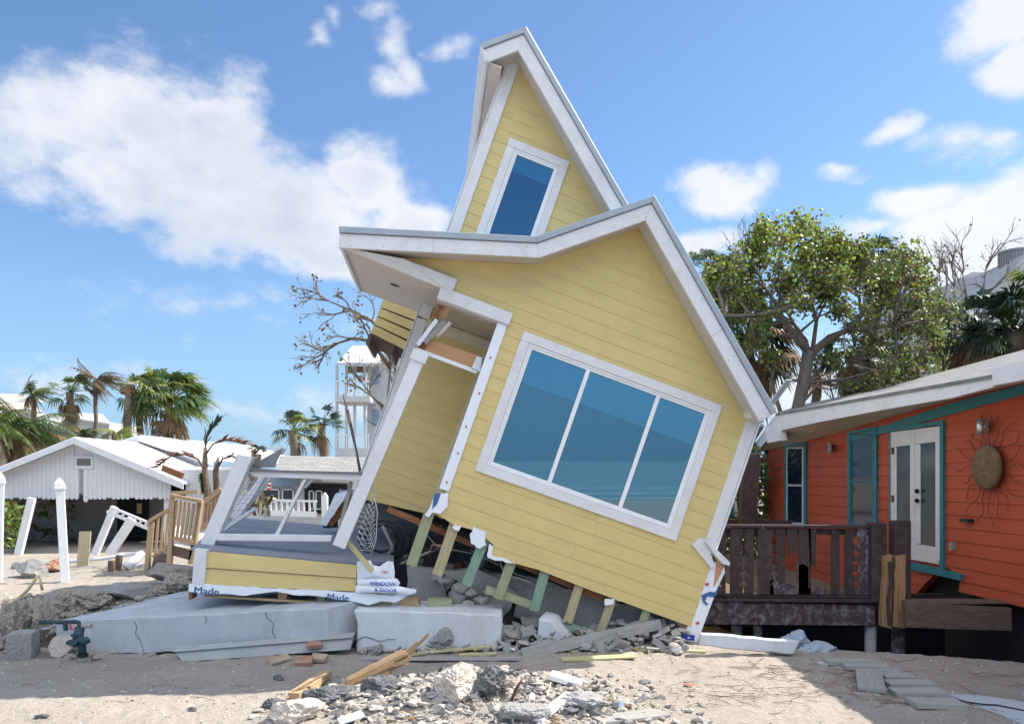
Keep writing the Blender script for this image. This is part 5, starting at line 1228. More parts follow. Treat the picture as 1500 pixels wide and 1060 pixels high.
# ---------------------------------------------------------------- orange house on the right
WD0 = Vector((-.066, 1, 0)).normalized()               # wall runs back along this
WN = Vector((-WD0.y, WD0.x, 0))                        # outward normal (towards the left)
WO = P(1376, 700, 11.28)
def WP(px, py, off=0.0):
    """point of the pixel ray on the wall plane shifted outwards by off"""
    n = WN; d = Vector(((px-750)/F, 1, (700-py)/F)); C = Vector((0,0,H)); o = WO+n*off
    return C+d*((o-C).dot(n)/d.dot(n))
oh = thing('orange_house', 'orange lap-sided house with teal trim and glass doors at right', 'house', P(1376, 830, 11.28))
def wq(pts, off, th, name, m, par=None, **kw):
    q = [WP(x, y, off) for x, y in pts]; return MB().prism(q, -WN*th).build(name, m, par or oh, **kw)
def orange():
    q0 = WP(1119, 700)
    def loc(px, py): p = WP(px, py)-WO; return (p.dot(WD0), p.z)
    def fn(u, v, w): return WO+WD0*u+Vector((0,0,v-0))-WN*w
    poly = [loc(1119,765), loc(1119,655), loc(1181,645), loc(1300,611), loc(1393,585), loc(1500,558)]
    a = loc(1500,558); poly += [(-7.5, a[1]+.05), (-7.5, loc(1500,889)[1]), loc(1500,889), loc(1405,866), loc(1405,842), loc(1380,828), (loc(1300,800)[0], -.35-WO.z), (loc(1119,765)[0], -.35-WO.z)]
    # openings are boxes standing on the wall, so the siding can run behind them
    siding(MB(), poly, .014, .19, None, fn=lambda u, v, w: fn(u, v, w), v_start=-3, proud=.018).build('wall_siding', M_orange, oh)
    MB().prism([fn(u, v, .02) for u, v in poly], -WN*-.0+(-WN)*.0+(-WN*.0)+Vector((0,0,0))+(-WN)*.10).build('wall', M_orange, oh)
    # far end corner and gable end
    MB().prism([fn(poly[1][0], poly[0][1], .12), fn(poly[1][0], poly[1][1], .12), fn(poly[1][0], poly[1][1], 4), fn(poly[1][0], poly[0][1], 4)], WD0*.1).build('end_wall', M_orange, oh)
    wq([(1119,655),(1121,655),(1121,765),(1119,765)], .03, .05, 'corner_trim', M_aqua)
    # teal band under the eave
    wq([(1240,641),(1300,621),(1393,590),(1500,562),(1560,540),(1560,552),(1500,577),(1393,606),(1300,633),(1240,648)], .03, .035, 'eave_trim', M_aqua)
    def opening(x0, x1, yt0, yt1, yb0, yb1, tr, name):
        """x0..x1 outer trim, yt0/yt1 top at left/right, yb0/yb1 bottom"""
        t = tr; w = MB()
        f = lambda x, y, o: WP(x, y, o)
        o1 = .045
        for pts in ([(x0,yt0),(x1,yt1),(x1,yt1+t*1.1),(x0,yt0+t*1.1)], [(x0,yb0-t),(x1,yb1-t),(x1,yb1),(x0,yb0)], [(x0,yt0+t),(x0+t*.8,yt0+t),(x0+t*.8,yb0-t),(x0,yb0-t)], [(x1-t*.9,yt1+t),(x1,yt1+t),(x1,yb1-t),(x1-t*.9,yb1-t)]):
            w.prism([f(x, y, o1) for x, y in pts], -WN*.05)
        return w.build(name, M_aqua, oh, bevel=.003)
    wi = opening(1148,1180,651,648,770,771,3.5,'window')
    def sash(par, x0,x1,y0,y1,o=.03, t=1.8, m=M_white, pane=None):
        s = MB()
        for pts in ([(x0,y0),(x1,y0),(x1,y0+t),(x0,y0+t)], [(x0,y1-t),(x1,y1-t),(x1,y1),(x0,y1)], [(x0,y0+t),(x0+t*.8,y0+t),(x0+t*.8,y1-t),(x0,y1-t)], [(x1-t,y0+t),(x1,y0+t),(x1,y1-t),(x1-t,y1-t)]):
            s.prism([WP(x, y, o) for x, y in pts], -WN*.03)
        s.build('sash', m, par)
        MB().prism([WP(x, y, o-.012) for x, y in [(x0+t*.5,y0+t*.5),(x1-t*.5,y0+t*.5),(x1-t*.5,y1-t*.5),(x0+t*.5,y1-t*.5)]], -WN*.004).build('pane', pane or M_dpane, par)
    sash(wi, 1151.5,1176.5,655,711); sash(wi, 1151.5,1176.5,710,767)
    wi = opening(1241,1283,632,624,771,772,4,'window')
    sash(wi, 1245.5,1279,636,706, m=M_aqua); sash(wi, 1245.5,1279,705,768, m=M_aqua)
    dr = opening(1302,1381,627,615,822,838,5.5,'french_door')
    fr = MB()
    for pts in ([(1305,633),(1376,624),(1376,629),(1305,638)], [(1305,638),(1309,637.5),(1309,812),(1305,811)], [(1371.5,629),(1376,629),(1376,826),(1371.5,826)], [(1305,810),(1376,821),(1376,826),(1305,814)]): fr.prism([WP(x, y, .05) for x, y in pts], -WN*.05)
    fr.build('door_frame', M_white, dr)
    for (x0,x1,yt,yb,g0,g1) in ((1309,1339,637,816,1313,1333),(1339.5,1371.5,633,821,1348,1370)):
        lf = MB(); k = (x0-1305)*.155; yt0 = 637.5-(x0-1309)*.127; yt1 = 637.5-(x1-1309)*.127; yb0 = 811+(x0-1309)*.16; yb1 = 811+(x1-1309)*.16
        for pts in ([(x0,yt0),(x1,yt1),(x1,yt1+17),(x0,yt0+17)], [(x0,yb0-20),(x1,yb1-20),(x1,yb1),(x0,yb0)], [(x0,yt0+17),(g0,yt0+17),(g0,yb0-20),(x0,yb0-20)], [(g1,yt1+17),(x1,yt1+17),(x1,yb1-20),(g1,yb1-20)]): lf.prism([WP(x, y, .045) for x, y in pts], -WN*.04)
        l = lf.build('door_leaf', M_white, dr, bevel=.003)
        MB().prism([WP(x, y, .035) for x, y in [(g0-1,yt0+16),(g1+1,yt1+16),(g1+1,yb1-19),(g0-1,yb0-19)]], -WN*.006).build('pane', M_dpane2, l)
    for x, y in ((1343,719),(1343,733)): MB().rock(WP(x, y, .085), (.03,.03,.035), 3, 2, rough=0).build('door_handle', M_blk, dr, smooth=True)
    for y in (655, 725): wq([(1305.5,y),(1308.5,y),(1308.5,y+10),(1305.5,y+10)], .06, .02, 'hinge', M_rust, dr)
    wq([(1330,824),(1381,834),(1407,841),(1407,850),(1381,844),(1330,833)], .05, .05, 'sill_trim', M_aqua)
    wq([(1390,793),(1395,793),(1395,805),(1390,805)], .06, .06, 'outlet_box', M_greyw)
    wq([(1405,759),(1417,760),(1417,765),(1405,764)], .10, .09, 'hose_tap', M_blk)
    # roof: fascia along the eave, soffit, shingled slope
    OV = .70
    E = lambda x, y: WP(x, y, OV)
    top = [(1136,607),(1193,594),(1300,577),(1377,563.5),(1455,550)]; bot = [(1136,632),(1200,618),(1300,599),(1393,583),(1455,567)]
    MB().prism([E(x, y) for x, y in top]+[E(x, y) for x, y in bot[::-1]], -WN*.03).build('fascia_board', M_white, oh, bevel=.004)
    MB().prism([WP(x, y, OV+.04) for x, y in [(1453,538),(1620,500),(1620,534),(1453,565)]], -WN*.10).build('gutter_box', M_white, oh, bevel=.004)
    ed = [(1136,632),(1200,618),(1300,599),(1393,583),(1500,557),(1620,525)]; wl = [(1106,664),(1181,647),(1300,613),(1393,587),(1500,561),(1620,530)]
    s = MB(); a = [WP(x, y-1, OV-.03) for x, y in ed]; b = [WP(x, y-1, .02) for x, y in wl]; a.append(a[-1]-WD0*5); b.append(b[-1]-WD0*5); n = len(a)
    s.add(a+b, [(i, i+1, n+i+1, n+i) for i in range(n-1)]); s.build('soffit', M_sof2, oh)
    rd = [(1175,592),(1235,580),(1300,565),(1400,539),(1500,512),(1620,478)]; up = -WN
    top2 = [(1136,605),(1175,598),(1300,575.5),(1377,562),(1500,540),(1620,512)]
    a = [WP(x, y, OV+.02) for x, y in top2]; b = [WP(x, y, -3.2) for x, y in rd]; a.append(a[-1]-WD0*5); b.append(b[-1]-WD0*5); s = MB(); n = len(a)
    s.add(a+b+[p+Vector((0,0,-.05)) for p in a+b], [(i, i+1, n+i+1, n+i) for i in range(n-1)]+[(2*n+i, 2*n+i+1, i+1, i) for i in range(n-1)]+[(3*n+i+1, 3*n+i, 2*n+i, 2*n+i+1) for i in range(n-1)])
    r = s.build('roof', M_shin, oh); uv_planar(r, WD0, -WN*1.0)
    s = MB(); c = [p-WN*3.5+Vector((0,0,-1.2)) for p in b]; s.add(b+c, [(i, i+1, n+i+1, n+i) for i in range(n-1)]); r = s.build('rear_roof', M_shin, oh); uv_planar(r, WD0, -WN)
    MB().prism([E(1136,607), E(1136,632), WP(1106,664,.02), WP(1106,650,-.4), WP(1175,592,-3.2)], WD0*.03).build('roof_end', M_white, oh)
    tag_ = MB(); tag_.prism([WP(x, y, OV+.05) for x, y in [(1120,624),(1139,620),(1143,645),(1124,649)]], -WN*.15); tag_.build('loose_fascia_end', M_white, oh, bevel=.004)
    MB().bar(WP(1080,680,OV-.1), WP(1116,623,OV), .10, .06, (1,0,0)).build('broken_rafter', M_greyw, oh)
    MB().bar(WP(1130,592,OV-.3), WP(1156,556,OV-.3), .13, .03, (1,0,0)).build('bent_flashing', M_white, oh)
M_dpane = mat('dark_window_pane', (.012,.02,.04), .06, .3, .8, bump=0, spec=.35)
M_dpane2 = mat('hazy_door_pane', (.035,.055,.07), .12, .5, 1.2, bump=0, spec=.3)
M_sof2 = mat('aged_soffit', (.60,.54,.46), .7, .08, 3, dirt=(.40,.34,.27), dirt_amt=.4, bump=.1)
orange()
# wall lamp, sun sculpture
wl = thing('wall_lamp', 'cylindrical steel wall lamp above the metal sun sculpture', 'wall lamp', WP(1443, 636, .1))
MB().tube([WP(1436,613,.16), WP(1436,637,.16)], .045, 14).build('shade', M_steel, wl, smooth=True)
MB().prism([WP(x,y,.03) for x,y in [(1441,617),(1449,616),(1449,632),(1441,632)]], WN*.10).build('bracket', M_greyw, wl, bevel=.004)
MB().tube([WP(1440,625,.06), WP(1440,625,.14)], .02, 8).build('arm', M_steel, wl)
wl2 = thing('small_wall_lamp', 'small dark wall lamp between the two narrow teal windows', 'wall lamp', WP(1217, 664, .1))
MB().tube([WP(1216,649,.14), WP(1216,664,.14)], .045, 10).build('shade', M_greyw, wl2, smooth=True)
MB().prism([WP(x,y,.03) for x,y in [(1217,651),(1221,651),(1221,661),(1217,661)]], WN*.08).build('bracket', M_blk, wl2)
sa = thing('sun_sculpture', 'round golden metal sun face with thin wavy rusty rays on the orange wall', 'wall art', WP(1446, 715, .05))
def sunart():
    c = WP(1447,684,.08)
    f = MB(); rz = .31; ru = .27; n = 32; ring = []
    layers = ((1.0,.0),(1.0,.03),(.92,.05),(.6,.062),(.25,.068))
    for k, w_ in layers:
        for i in range(n): a = 2*pi*i/n; f.v.append(c+WD0*(ru*k*cos(a))+Vector((0,0,rz*k*sin(a)))+WN*w_)
    for j in range(len(layers)-1):
        for i in range(n): f.f.append((j*n+i, j*n+(i+1)%n, (j+1)*n+(i+1)%n, (j+1)*n+i)); f.m.append(0)
    f.f.append([(len(layers)-1)*n+i for i in range(n)]); f.m.append(0)
    fo = f.build('sun_face', M_sunart, sa, smooth=True)
    # brow, eyes, nose, mouth in low relief
    for (u, v, a, b) in ((.08,.06,.035,.018),(-.08,.06,.035,.018),(0,-.02,.018,.05),(0,-.12,.06,.014)):
        MB().rock(c+WD0*u+Vector((0,0,v))+WN*.062, (.014, a, b), 2, 2, rough=0).build('face_relief', M_sunart, fo, smooth=True)
    rr = random.Random(2)
    for i in range(20):
        a = 2*pi*i/20; L = rr.uniform(.28,.50)*(1.35 if i % 5 == 2 else 1); pts = []
        for k in range(10):
            t = k/9; s = .05*sin(t*6.5+i*2)*(.3+t); e = WD0*(cos(a)*(ru+L*t)-sin(a)*s)+Vector((0,0,sin(a)*(rz+L*t)+cos(a)*s)); pts.append(c+e-WN*.03)
        MB().tube(pts, [.0055]*9+[.0025], 5).build('ray', M_rust, sa, smooth=True)
sunart()

# ---------------------------------------------------------------- dark brown deck
dq = lambda x, y, Y: P(x, y, Y)
de = thing('wooden_deck', 'dark brown weathered deck with cut-out railing in front of the orange house', 'deck', P(1170, 960, 9.95))
def deck():
    Y = 9.95; q = lambda x, y, d=0: P(x, y, Y+d)
    zf = q(1100,877).z
    MB().box((2.55, Y+.05, zf-.05), (q(1285,880).x, 15.5, zf)).build('deck_floor', M_deckold, de)
    MB().prism([q(1010,880), q(1281,886), q(1283,916), q(1010,914)], (0,.06,0)).build('rim_beam', M_peel, de, bevel=.006)
    MB().prism([q(1010,876,-.05), q(1290,878,-.05), q(1290,883,-.05), q(1010,880,-.05)], (0,.3,0)).build('deck_edge_board', M_dkdeck, de, bevel=.004)
    MB().prism([q(1010,868,.02), q(1272,871,.02), q(1272,876,.02), q(1010,874,.02)], (0,.06,0)).build('bottom_rail', M_dkdeck, de, bevel=.004)
    MB().prism([q(1030,768,-.02), q(1274,769,-.02), q(1274,773,-.02), q(1030,772,-.02)], (0,.14,0)).build('top_rail', M_dkdeck, de, bevel=.004)
    MB().prism([q(1030,773,.06), q(1274,774,.06), q(1274,783,.06), q(1030,782,.06)], (0,.05,0)).build('sub_rail', M_dkdeck, de)
    # pickets: pairs whose facing edges are notched like a palm tree
    def picket(x0, x1, y0, y1, left, right, k):
        L_, R_ = [], []
        def notch(xe, s, yb):     # one frond cut: into the board, drooping down
            return [(xe+s*.8, yb), (xe+s*7.2, yb+7.5), (xe+s*7.6, yb+9.8), (xe+s*1.6, yb+5.6), (xe+s*1.2, yb+11)]
        pts = [(x0,y0)]
        if left:
            l = [(x0,y1)]
            seq = [(x0,y0+12),(x0+3.6,y0+13),(x0+4.0,y0+21),(x0+.8,y0+24)]
            yy = y0+31
            for i in range(4): seq += notch(x0, 1, yy); yy += 15
            lefts = seq
        else: lefts = []
        if right:
            seq = [(x1,y0+12),(x1-3.6,y0+13),(x1-4.0,y0+21),(x1-.8,y0+24)]; yy = y0+31
            for i in range(4): seq += notch(x1, -1, yy); yy += 15
            rights = seq
        else: rights = []
        poly = [(x0,y0),(x1,y0)]+rights+[(x1,y1),(x0,y1)]+lefts[::-1]
        MB().prism([q(x, y, .01*(k % 2)) for x, y in poly], (0,.035,0)).build('picket', M_dkdeck if k < 9 else M_peel, de)
    ps = [(1036,1049,0,1),(1050,1063,1,0),(1070,1089,0,1),(1090.5,1104,1,0),(1111,1134,0,1),(1135.5,1150,1,0),(1170,1188,0,0),(1218,1230,0,0),(1238,1254,0,1),(1255,1272,1,0)]
    for k, (a, b, l, r) in enumerate(ps): picket(a, b, 774, 870, l, r, k)
    # broken stubs left standing at the bottom
    for (a,b,y) in ((1128,1140,850),(1140,1168,857),(1168,1184,828),(1184,1210,861)): MB().prism([q(a,y), q((a+b)/2,y-3), q(b,y+2), q(b,870), q(a,870)], (0,.035,0)).build('broken_picket', M_peel, de)
    for a,b,y in ((1184,1196,830),(1153,1168,812)): MB().prism([q(a,774), q(b,774), q(b-2,y), q((a+b)/2,y-8), q(a+3,y+3)], (0,.035,0)).build('broken_picket', M_dkdeck, de)
    # posts
    MB().bar(q(1284,765), q(1284,880), .20, .16, (1,0,0)).build('newel_post', M_dkdeck, de, bevel=.006)
    MB().bar(q(1318,762,-.02), q(1318,900,-.02), .21, .18, (1,0,0)).build('newel_post', M_dkdeck, de, bevel=.006)
    for a, b, x in ((1293,1307,0),(1309,1327,0)):
        qq = ragged([q(u, v, -.16) for u, v in [(a+3,815),(b,812),(b-1,920),(a-1,917)]], .12, .012, a); MB().prism(qq, (0,.10,0)).build('split_post_half', M_splv, de)
    MB().tube([q(1303,822,-.17), q(1305,850,-.18), q(1301,880,-.17), q(1303,915,-.17)], .022, 6).build('rope', M_dkdeck, de)
    for x, y1, r in ((1275,968,.075),(1316,976,.09),(1079,930,.07),(1110,935,.06)): MB().tube([P(x,916,Y+(.35 if x < 1200 else .12)), P(x,y1,Y+(.35 if x < 1200 else .12))-Vector((0,0,.35))], r, 12).build('pile', M_peel if x > 1300 else M_greyw, de, smooth=True)
    # right hand step down
    Y2 = 9.6; r = lambda x, y, d=0: P(x, y, Y2+d)
    MB().prism([r(1328,882), r(1482,890), r(1483,924), r(1328,919)], (0,.07,0)).build('step_beam', M_deckold, de, bevel=.006)
    for k in range(5):
        a = r(1330,881,.03+k*.24); MB().box((a.x, a.y, a.z-.03+k*.004), (r(1478-k*6,885,k*.2).x, a.y+.22, a.z+k*.004)).build('step_board', M_deckold, de, bevel=.004)
    # dark brown porch post holding the orange roof
    MB().bar(P(1100,664,12.4), P(1094,768,12.4), .26, .2, (1,0,0)).build('roof_post', M_dkdeck, de, bevel=.006)
    MB().prism([P(1040,760,12.6), P(1160,762,12.6), P(1160,770,12.6), P(1040,770,12.6)], (0,.08,0)).build('rear_rail', M_dkdeck, de)
    # near-black sheet added to stand for the deep shade under the deck
    MB().box((2.7, 10.75, -1.0), (6.2, 10.85, zf-.06)).build('under_deck_dark', M_dark, de)
deck()
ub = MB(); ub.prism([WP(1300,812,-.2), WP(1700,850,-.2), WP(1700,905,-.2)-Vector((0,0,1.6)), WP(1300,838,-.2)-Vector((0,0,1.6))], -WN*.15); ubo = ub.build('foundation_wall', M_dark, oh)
tb = thing('teal_shed', 'teal board shed wall glimpsed behind the leaning house corner', 'shed', P(1062, 757, 17))
MB().prism([P(1030,680,17), P(1073,680,17), P(1078,757,17), P(1030,757,17)], (0,2,0)).build('wall', mat('teal_wall', (.03,.22,.30), .6, .1, 3), tb)
MB().prism([P(1072,680,16.95), P(1076,680,16.95), P(1081,757,16.95), P(1077,757,16.95)], (0,.1,0)).build('corner_trim', M_white, tb)
MB().prism([P(1030,676,16.7), P(1100,676,16.7), P(1110,682,16.7), P(1030,682,16.7)], (0,2.5,0)).build('roof', M_white, tb)

rh = thing('grey_roof_house', 'grey hip-roofed house with rooftop air conditioner behind the palms at right', 'house', P(1450, 600, 24))
def far2():
    q = lambda x, y, d=0: P(x, y, 24+d)
    m = mat('weathered_metal_roof', (.42,.42,.42), .8, .1, 4, (8,1,1), dirt=(.3,.29,.28))
    MB().prism([q(1438,452), q(1502,372), q(1620,360), q(1620,480), q(1400,480)], (0,5,0)).build('roof', m, rh)
    MB().prism([q(1385,418,3), q(1425,398,3), q(1470,401,3), q(1470,460,3), q(1385,450,3)], (0,5,0)).build('rear_roof', m, rh)
    MB().prism([q(1384,440,3.5), q(1620,440,3.5), q(1620,640,3.5), q(1384,640,3.5)], (0,6,0)).build('wall', M_bg, rh)
    a = thing('air_conditioner', 'cylindrical grey air conditioning unit on the far grey roof', 'air conditioner', q(1486,394,1))
    MB().lathe(q(1487,394,1), [(.50,0),(.50,.04),(.47,.05),(.47,.50),(.50,.51),(.50,.58),(.3,.62)], 24).build('casing', mat('ac_metal', (.20,.22,.24), .5, .1, 4), a)
    l = MB()
    for k in range(30): t = 2*pi*k/30; c = q(1487,394,1)+Vector((.48*cos(t), .48*sin(t), .06)); l.bar(c, c+Vector((0,0,.43)), .02, .02, (1,0,0))
    l.build('grille', M_greyw, a)
far2()

# ---------------------------------------------------------------- trees
def leaf_quad(mb, c, n, s, roll, mi, rr, round_=False):
    n = n.normalized(); a = n.orthogonal().normalized(); b = n.cross(a)
    a, b = a*cos(roll)+b*sin(roll), b*cos(roll)-a*sin(roll)
    if round_:
        k = 6; vs_ = [c+(a*cos(2*pi*i/k)+b*sin(2*pi*i/k)*.92)*s + n*(.12*s*(1 if i % 2 else -.3)) for i in range(k)]
        mb.add(vs_, [list(range(k))], mi)
    else:
        mb.add([c-a*s, c+b*s*.4+n*s*.1, c+a*s, c-b*s*.4+n*s*.1], [(0,1,2,3)], mi)
def fan_leaf(mb, base, az, el, L, blade, mi, rr, wind=Vector((0,0,0)), n=13, stem_mi=None, droop=.35):
    d = Vector((cos(az)*cos(el), sin(az)*cos(el), sin(el)))
    p = base.copy(); pts = [p.copy()]
    for k in range(4):
        p = p+(d+wind*(k/4)*.8+Vector((0,0,-droop*.5*k/4))).normalized()*L/4; pts.append(p.copy())
    mb.tube(pts, [.022,.018,.015,.012,.010], 3, mi if stem_mi is None else stem_mi, cap=False)
    ax = (pts[-1]-pts[-2]).normalized(); side = ax.cross(Vector((0,0,1)))
    side = side.normalized() if side.length > .05 else Vector((1,0,0)); nrm = side.cross(ax).normalized()
    tilt = rr.uniform(-.5,.5); side = (side*cos(tilt)+nrm*sin(tilt)).normalized(); nrm = side.cross(ax)
    for k in range(n):
        t = -1.35+2.7*k/(n-1)+rr.uniform(-.05,.05); dd = ax*cos(t)+side*sin(t); ll = blade*(1-.18*abs(t))*rr.uniform(.85,1.08)
        dd = (dd+wind*.35).normalized(); w = side*cos(t)-ax*sin(t); w.normalize(); ww = ll*.060
        m1 = p+dd*ll*.55+nrm*.04*ll+Vector((0,0,-.06*ll)); m2 = p+dd*ll+Vector((0,0,-droop*ll*rr.uniform(.5,1.2)))+wind*.3*ll
        mb.add([p, m1+w*ww, m2, m1-w*ww], [(0,1,2,3)], mi)
def frond(mb, base, az, el, L, mi, rr, wind=Vector((0,0,0)), n=22, droop=1.1, lw=.30, stem_mi=None):
    d = Vector((cos(az)*cos(el), sin(az)*cos(el), sin(el))); p = base.copy(); pts = [p.copy()]; K = 10
    for k in range(K):
        d = (d+Vector((0,0,-droop/K))+wind*(.9/K)*2).normalized(); p = p+d*L/K; pts.append(p.copy())
    mb.tube(pts, [.03*(1-.85*k/K) for k in range(K+1)], 4, mi if stem_mi is None else stem_mi, cap=False)
    for i in range(n):
        t = .15+.85*i/(n-1); q = t*K; k = min(K-1, int(q)); c = pts[k].lerp(pts[k+1], q-k); ax = (pts[k+1]-pts[k]).normalized()
        s = ax.cross(Vector((0,0,1))); s = s.normalized() if s.length > .05 else Vector((1,0,0))
        l = L*lw*sin(min(1, .35+t*.9)*pi*.86+.2)*rr.uniform(.8,1.1)
        l = max(l, L*.06)
        for sg in (-1, 1):
            dd = (s*sg+ax*.55+wind*.5+Vector((0,0,-.55*rr.uniform(.5,1.3)))).normalized(); w = ax*.022*L*.55
            m1 = c+dd*l*.5+Vector((0,0,.02)); e = c+dd*l+Vector((0,0,-.28*l))
            mb.add([c-w*.6, m1-w, e, m1+w, c+w*.6], [(0,1,2,3,4)], mi)
def palm(kind, px, py_c, py_b, Y, R_, label, seed, group='palm trees', wind=(.45,0,0), n=26, mats=None, dead=8, lean_=(0,0), tr=.16, name='palm_tree', boots=False):
    """px, py_c: crown centre pixel; py_b: foot pixel"""
    rr = random.Random(seed); c = P(px, py_c, Y); b = P(px+lean_[0], py_b, Y+lean_[1])
    t = thing(name, label, 'palm', b, group); wind = Vector(wind)
    pts = [b.lerp(c, k/7)+Vector((.06*sin(k*1.3+seed), 0, 0)) for k in range(8)]
    tk = MB().tube(pts, [tr*(1.25-.35*k/7)*(1+.06*sin(k*9)) for k in range(8)], 10)
    tk.build('trunk', M_palmt, t, smooth=True)
    mats = mats or (M_fanA, M_fanB); mb = MB()
    for i in range(n):
        az = rr.uniform(0, 2*pi); el = rr.uniform(-.35, 1.35 if kind == 'fan' else 1.0); mi = 0 if rr.random() < .72 else 1
        if kind == 'fan': fan_leaf(mb, c, az, el, R_*rr.uniform(.40,.62), R_*rr.uniform(.42,.58), mi, rr, wind, droop=.5)
        else: frond(mb, c, az, el, R_*rr.uniform(.85,1.15), mi, rr, wind*.8, droop=1.3)
    mb.build('crown', list(mats), t)
    if dead:
        mb = MB()
        for i in range(dead):
            az = rr.uniform(0, 2*pi); el = rr.uniform(-1.3,-.5)
            if kind == 'fan': fan_leaf(mb, c+Vector((0,0,-.1)), az, el, R_*.4, R_*.5, 0, rr, wind*.5, droop=1.2)
            else: frond(mb, c, az, el, R_*.8, 0, rr, wind*.4, droop=1.5)
        mb.build('dead_fronds', [M_fanC], t)
    return t
GL = 'palms behind the white cottage'
k = 30/F
palm('coco', 48, 578, 690, 30, 36*k, 'leftmost small wind-bent palm behind the cottage, left of its roof peak', 1, GL, n=20, dead=6, tr=.10, wind=(1.1,0,.15))
palm('fan', 104, 574, 700, 30, 40*k, 'wind-bent palm with green crown just left of the slim one', 2, GL, n=20, dead=8, tr=.15, wind=(.6,0,0))
palm('coco', 143, 556, 700, 30, 44*k, 'slim dark-trunked palm with wind-blown brown-green crown', 3, GL, n=20, dead=7, tr=.08, lean_=(-10,0), mats=(M_fanC, M_fanA), wind=(1.3,0,0))
palm('fan', 206, 578, 720, 29, 46*k, 'left of two large fan palms behind the right roof slope', 4, GL, n=40, dead=4, tr=.13, wind=(.2,0,0))
palm('fan', 246, 588, 720, 28, 62*k, 'right and largest fan palm behind the white cottage roof', 5, GL, n=70, dead=6, tr=.14, wind=(.45,0,0))
t_ = thing('palm_stump', 'headless grey palm trunk standing before two large fan palms', 'palm trunk', P(186, 650, 27), GL)
MB().tube([P(186,650,27), P(187,600,27), P(190,572,27)], [.15,.14,.13], 10).build('trunk', M_palmt, t_, smooth=True)
MB().rock(P(190,572,27), (.28,.25,.2), 3, 2, rough=.5).build('boots', M_fanC, t_)
palm('coco', 36, 626, 720, 24, 78*24/F, 'big drooping brown and green palm mass at far left', 6, GL, n=40, dead=30, tr=.16, wind=(.5,0,0), mats=(M_fanA, M_fanC))
palm('coco', -6, 620, 720, 23, 60*24/F, 'green palm cut off by the left picture edge', 16, GL, n=20, dead=4, tr=.2, wind=(.2,0,0))
palm('coco', 170, 636, 700, 26, 36*26/F, 'short yellow-green palm peeking over the cottage roof', 7, GL, n=16, dead=2, tr=.14, wind=(-.1,0,0), mats=(M_fanB, M_fanA))
palm('coco', 120, 632, 700, 27, 34*26/F, 'low brownish palm tuft behind the cottage ridge', 17, GL, n=14, dead=6, tr=.14, mats=(M_fanA, M_fanC))
palm('fan', 430, 632, 720, 27, 44*27/F, 'left of two green palms above the low shingle roof', 8, 'palms in the middle distance', n=26, dead=2, tr=.16, wind=(.1,0,0), mats=(M_fanE, M_fanB))
palm('fan', 473, 622, 720, 28, 40*27/F, 'right of two green palms beside the balcony tower', 9, 'palms in the middle distance', n=22, dead=3, tr=.16, wind=(.3,0,.2), mats=(M_fanE, M_fanA))
palm('fan', 373, 664, 720, 22, 24*22/F, 'little brown palm tuft behind the leaning white frame', 18, 'palms in the middle distance', n=14, dead=6, tr=.16, mats=(M_fanC, M_fanE))
# storm stripped palms left of the stair
def bent_palm():
    t = thing('stripped_palm', 'storm-stripped palm pair with arching rust-red fronds left of grey platform', 'palm', P(305, 760, 15.5)); rr = random.Random(3); Y = 15.5
    MB().tube([P(306,765,Y), P(304,720,Y), P(300,690,Y), P(301,655,Y)], [.09,.08,.06,.04], 9).build('trunk', M_palmt, t, smooth=True)
    MB().tube([P(316,765,Y+.3), P(318,720,Y+.3), P(316,690,Y+.3), P(320,670,Y+.3)], [.085,.075,.06,.03], 9).build('trunk', M_palmt, t, smooth=True)
    def path(pts, w, mi, mb):
        pts = [P(x, y, Y+d) for x, y, d in pts]; mb.tube(pts, [.02]*len(pts), 5, mi, cap=False)
        n = 26
        for i in range(n):
            q = (i/(n-1))*(len(pts)-1); k = min(len(pts)-2, int(q)); c = pts[k].lerp(pts[k+1], q-k); ax = (pts[k+1]-pts[k]).normalized()
            if i < n*.3: continue
            for sg in (-1,1):
                dd = (Vector((0,sg*.9,.25))+ax*.9+Vector((0,0,rr.uniform(-.3,.5)))).normalized(); l = w*rr.uniform(.7,1.1)
                mb.add([c-ax*.02, c+dd*l*.5-ax*.03, c+dd*l+Vector((0,0,-.1*l)), c+dd*l*.5+ax*.03, c+ax*.02], [(0,1,2,3,4)], mi)
    mb = MB()
    path([(301,690,0),(300,660,0),(303,640,0),(312,625,-.1),(323,614,-.2)], .34, 0, mb)
    path([(300,690,0),(290,672,.1),(270,665,.1),(250,668,0),(228,684,-.1)], .30, 1, mb)
    path([(302,665,0),(312,650,0),(330,644,.1),(345,646,0),(360,650,0)], .26, 1, mb)
    path([(316,690,.3),(326,672,.3),(340,668,.3),(352,674,.3)], .22, 1, mb)
    path([(300,680,0),(296,700,0),(298,720,0)], .2, 2, mb)
    mb.build('fronds', [M_fanE, M_fanD, M_fanA], t)
    MB().bar(P(238,685,15), P(268,697,15), .12, .07, (0,0,1)).build('rusty_sheath', M_sill, t)
bent_palm()

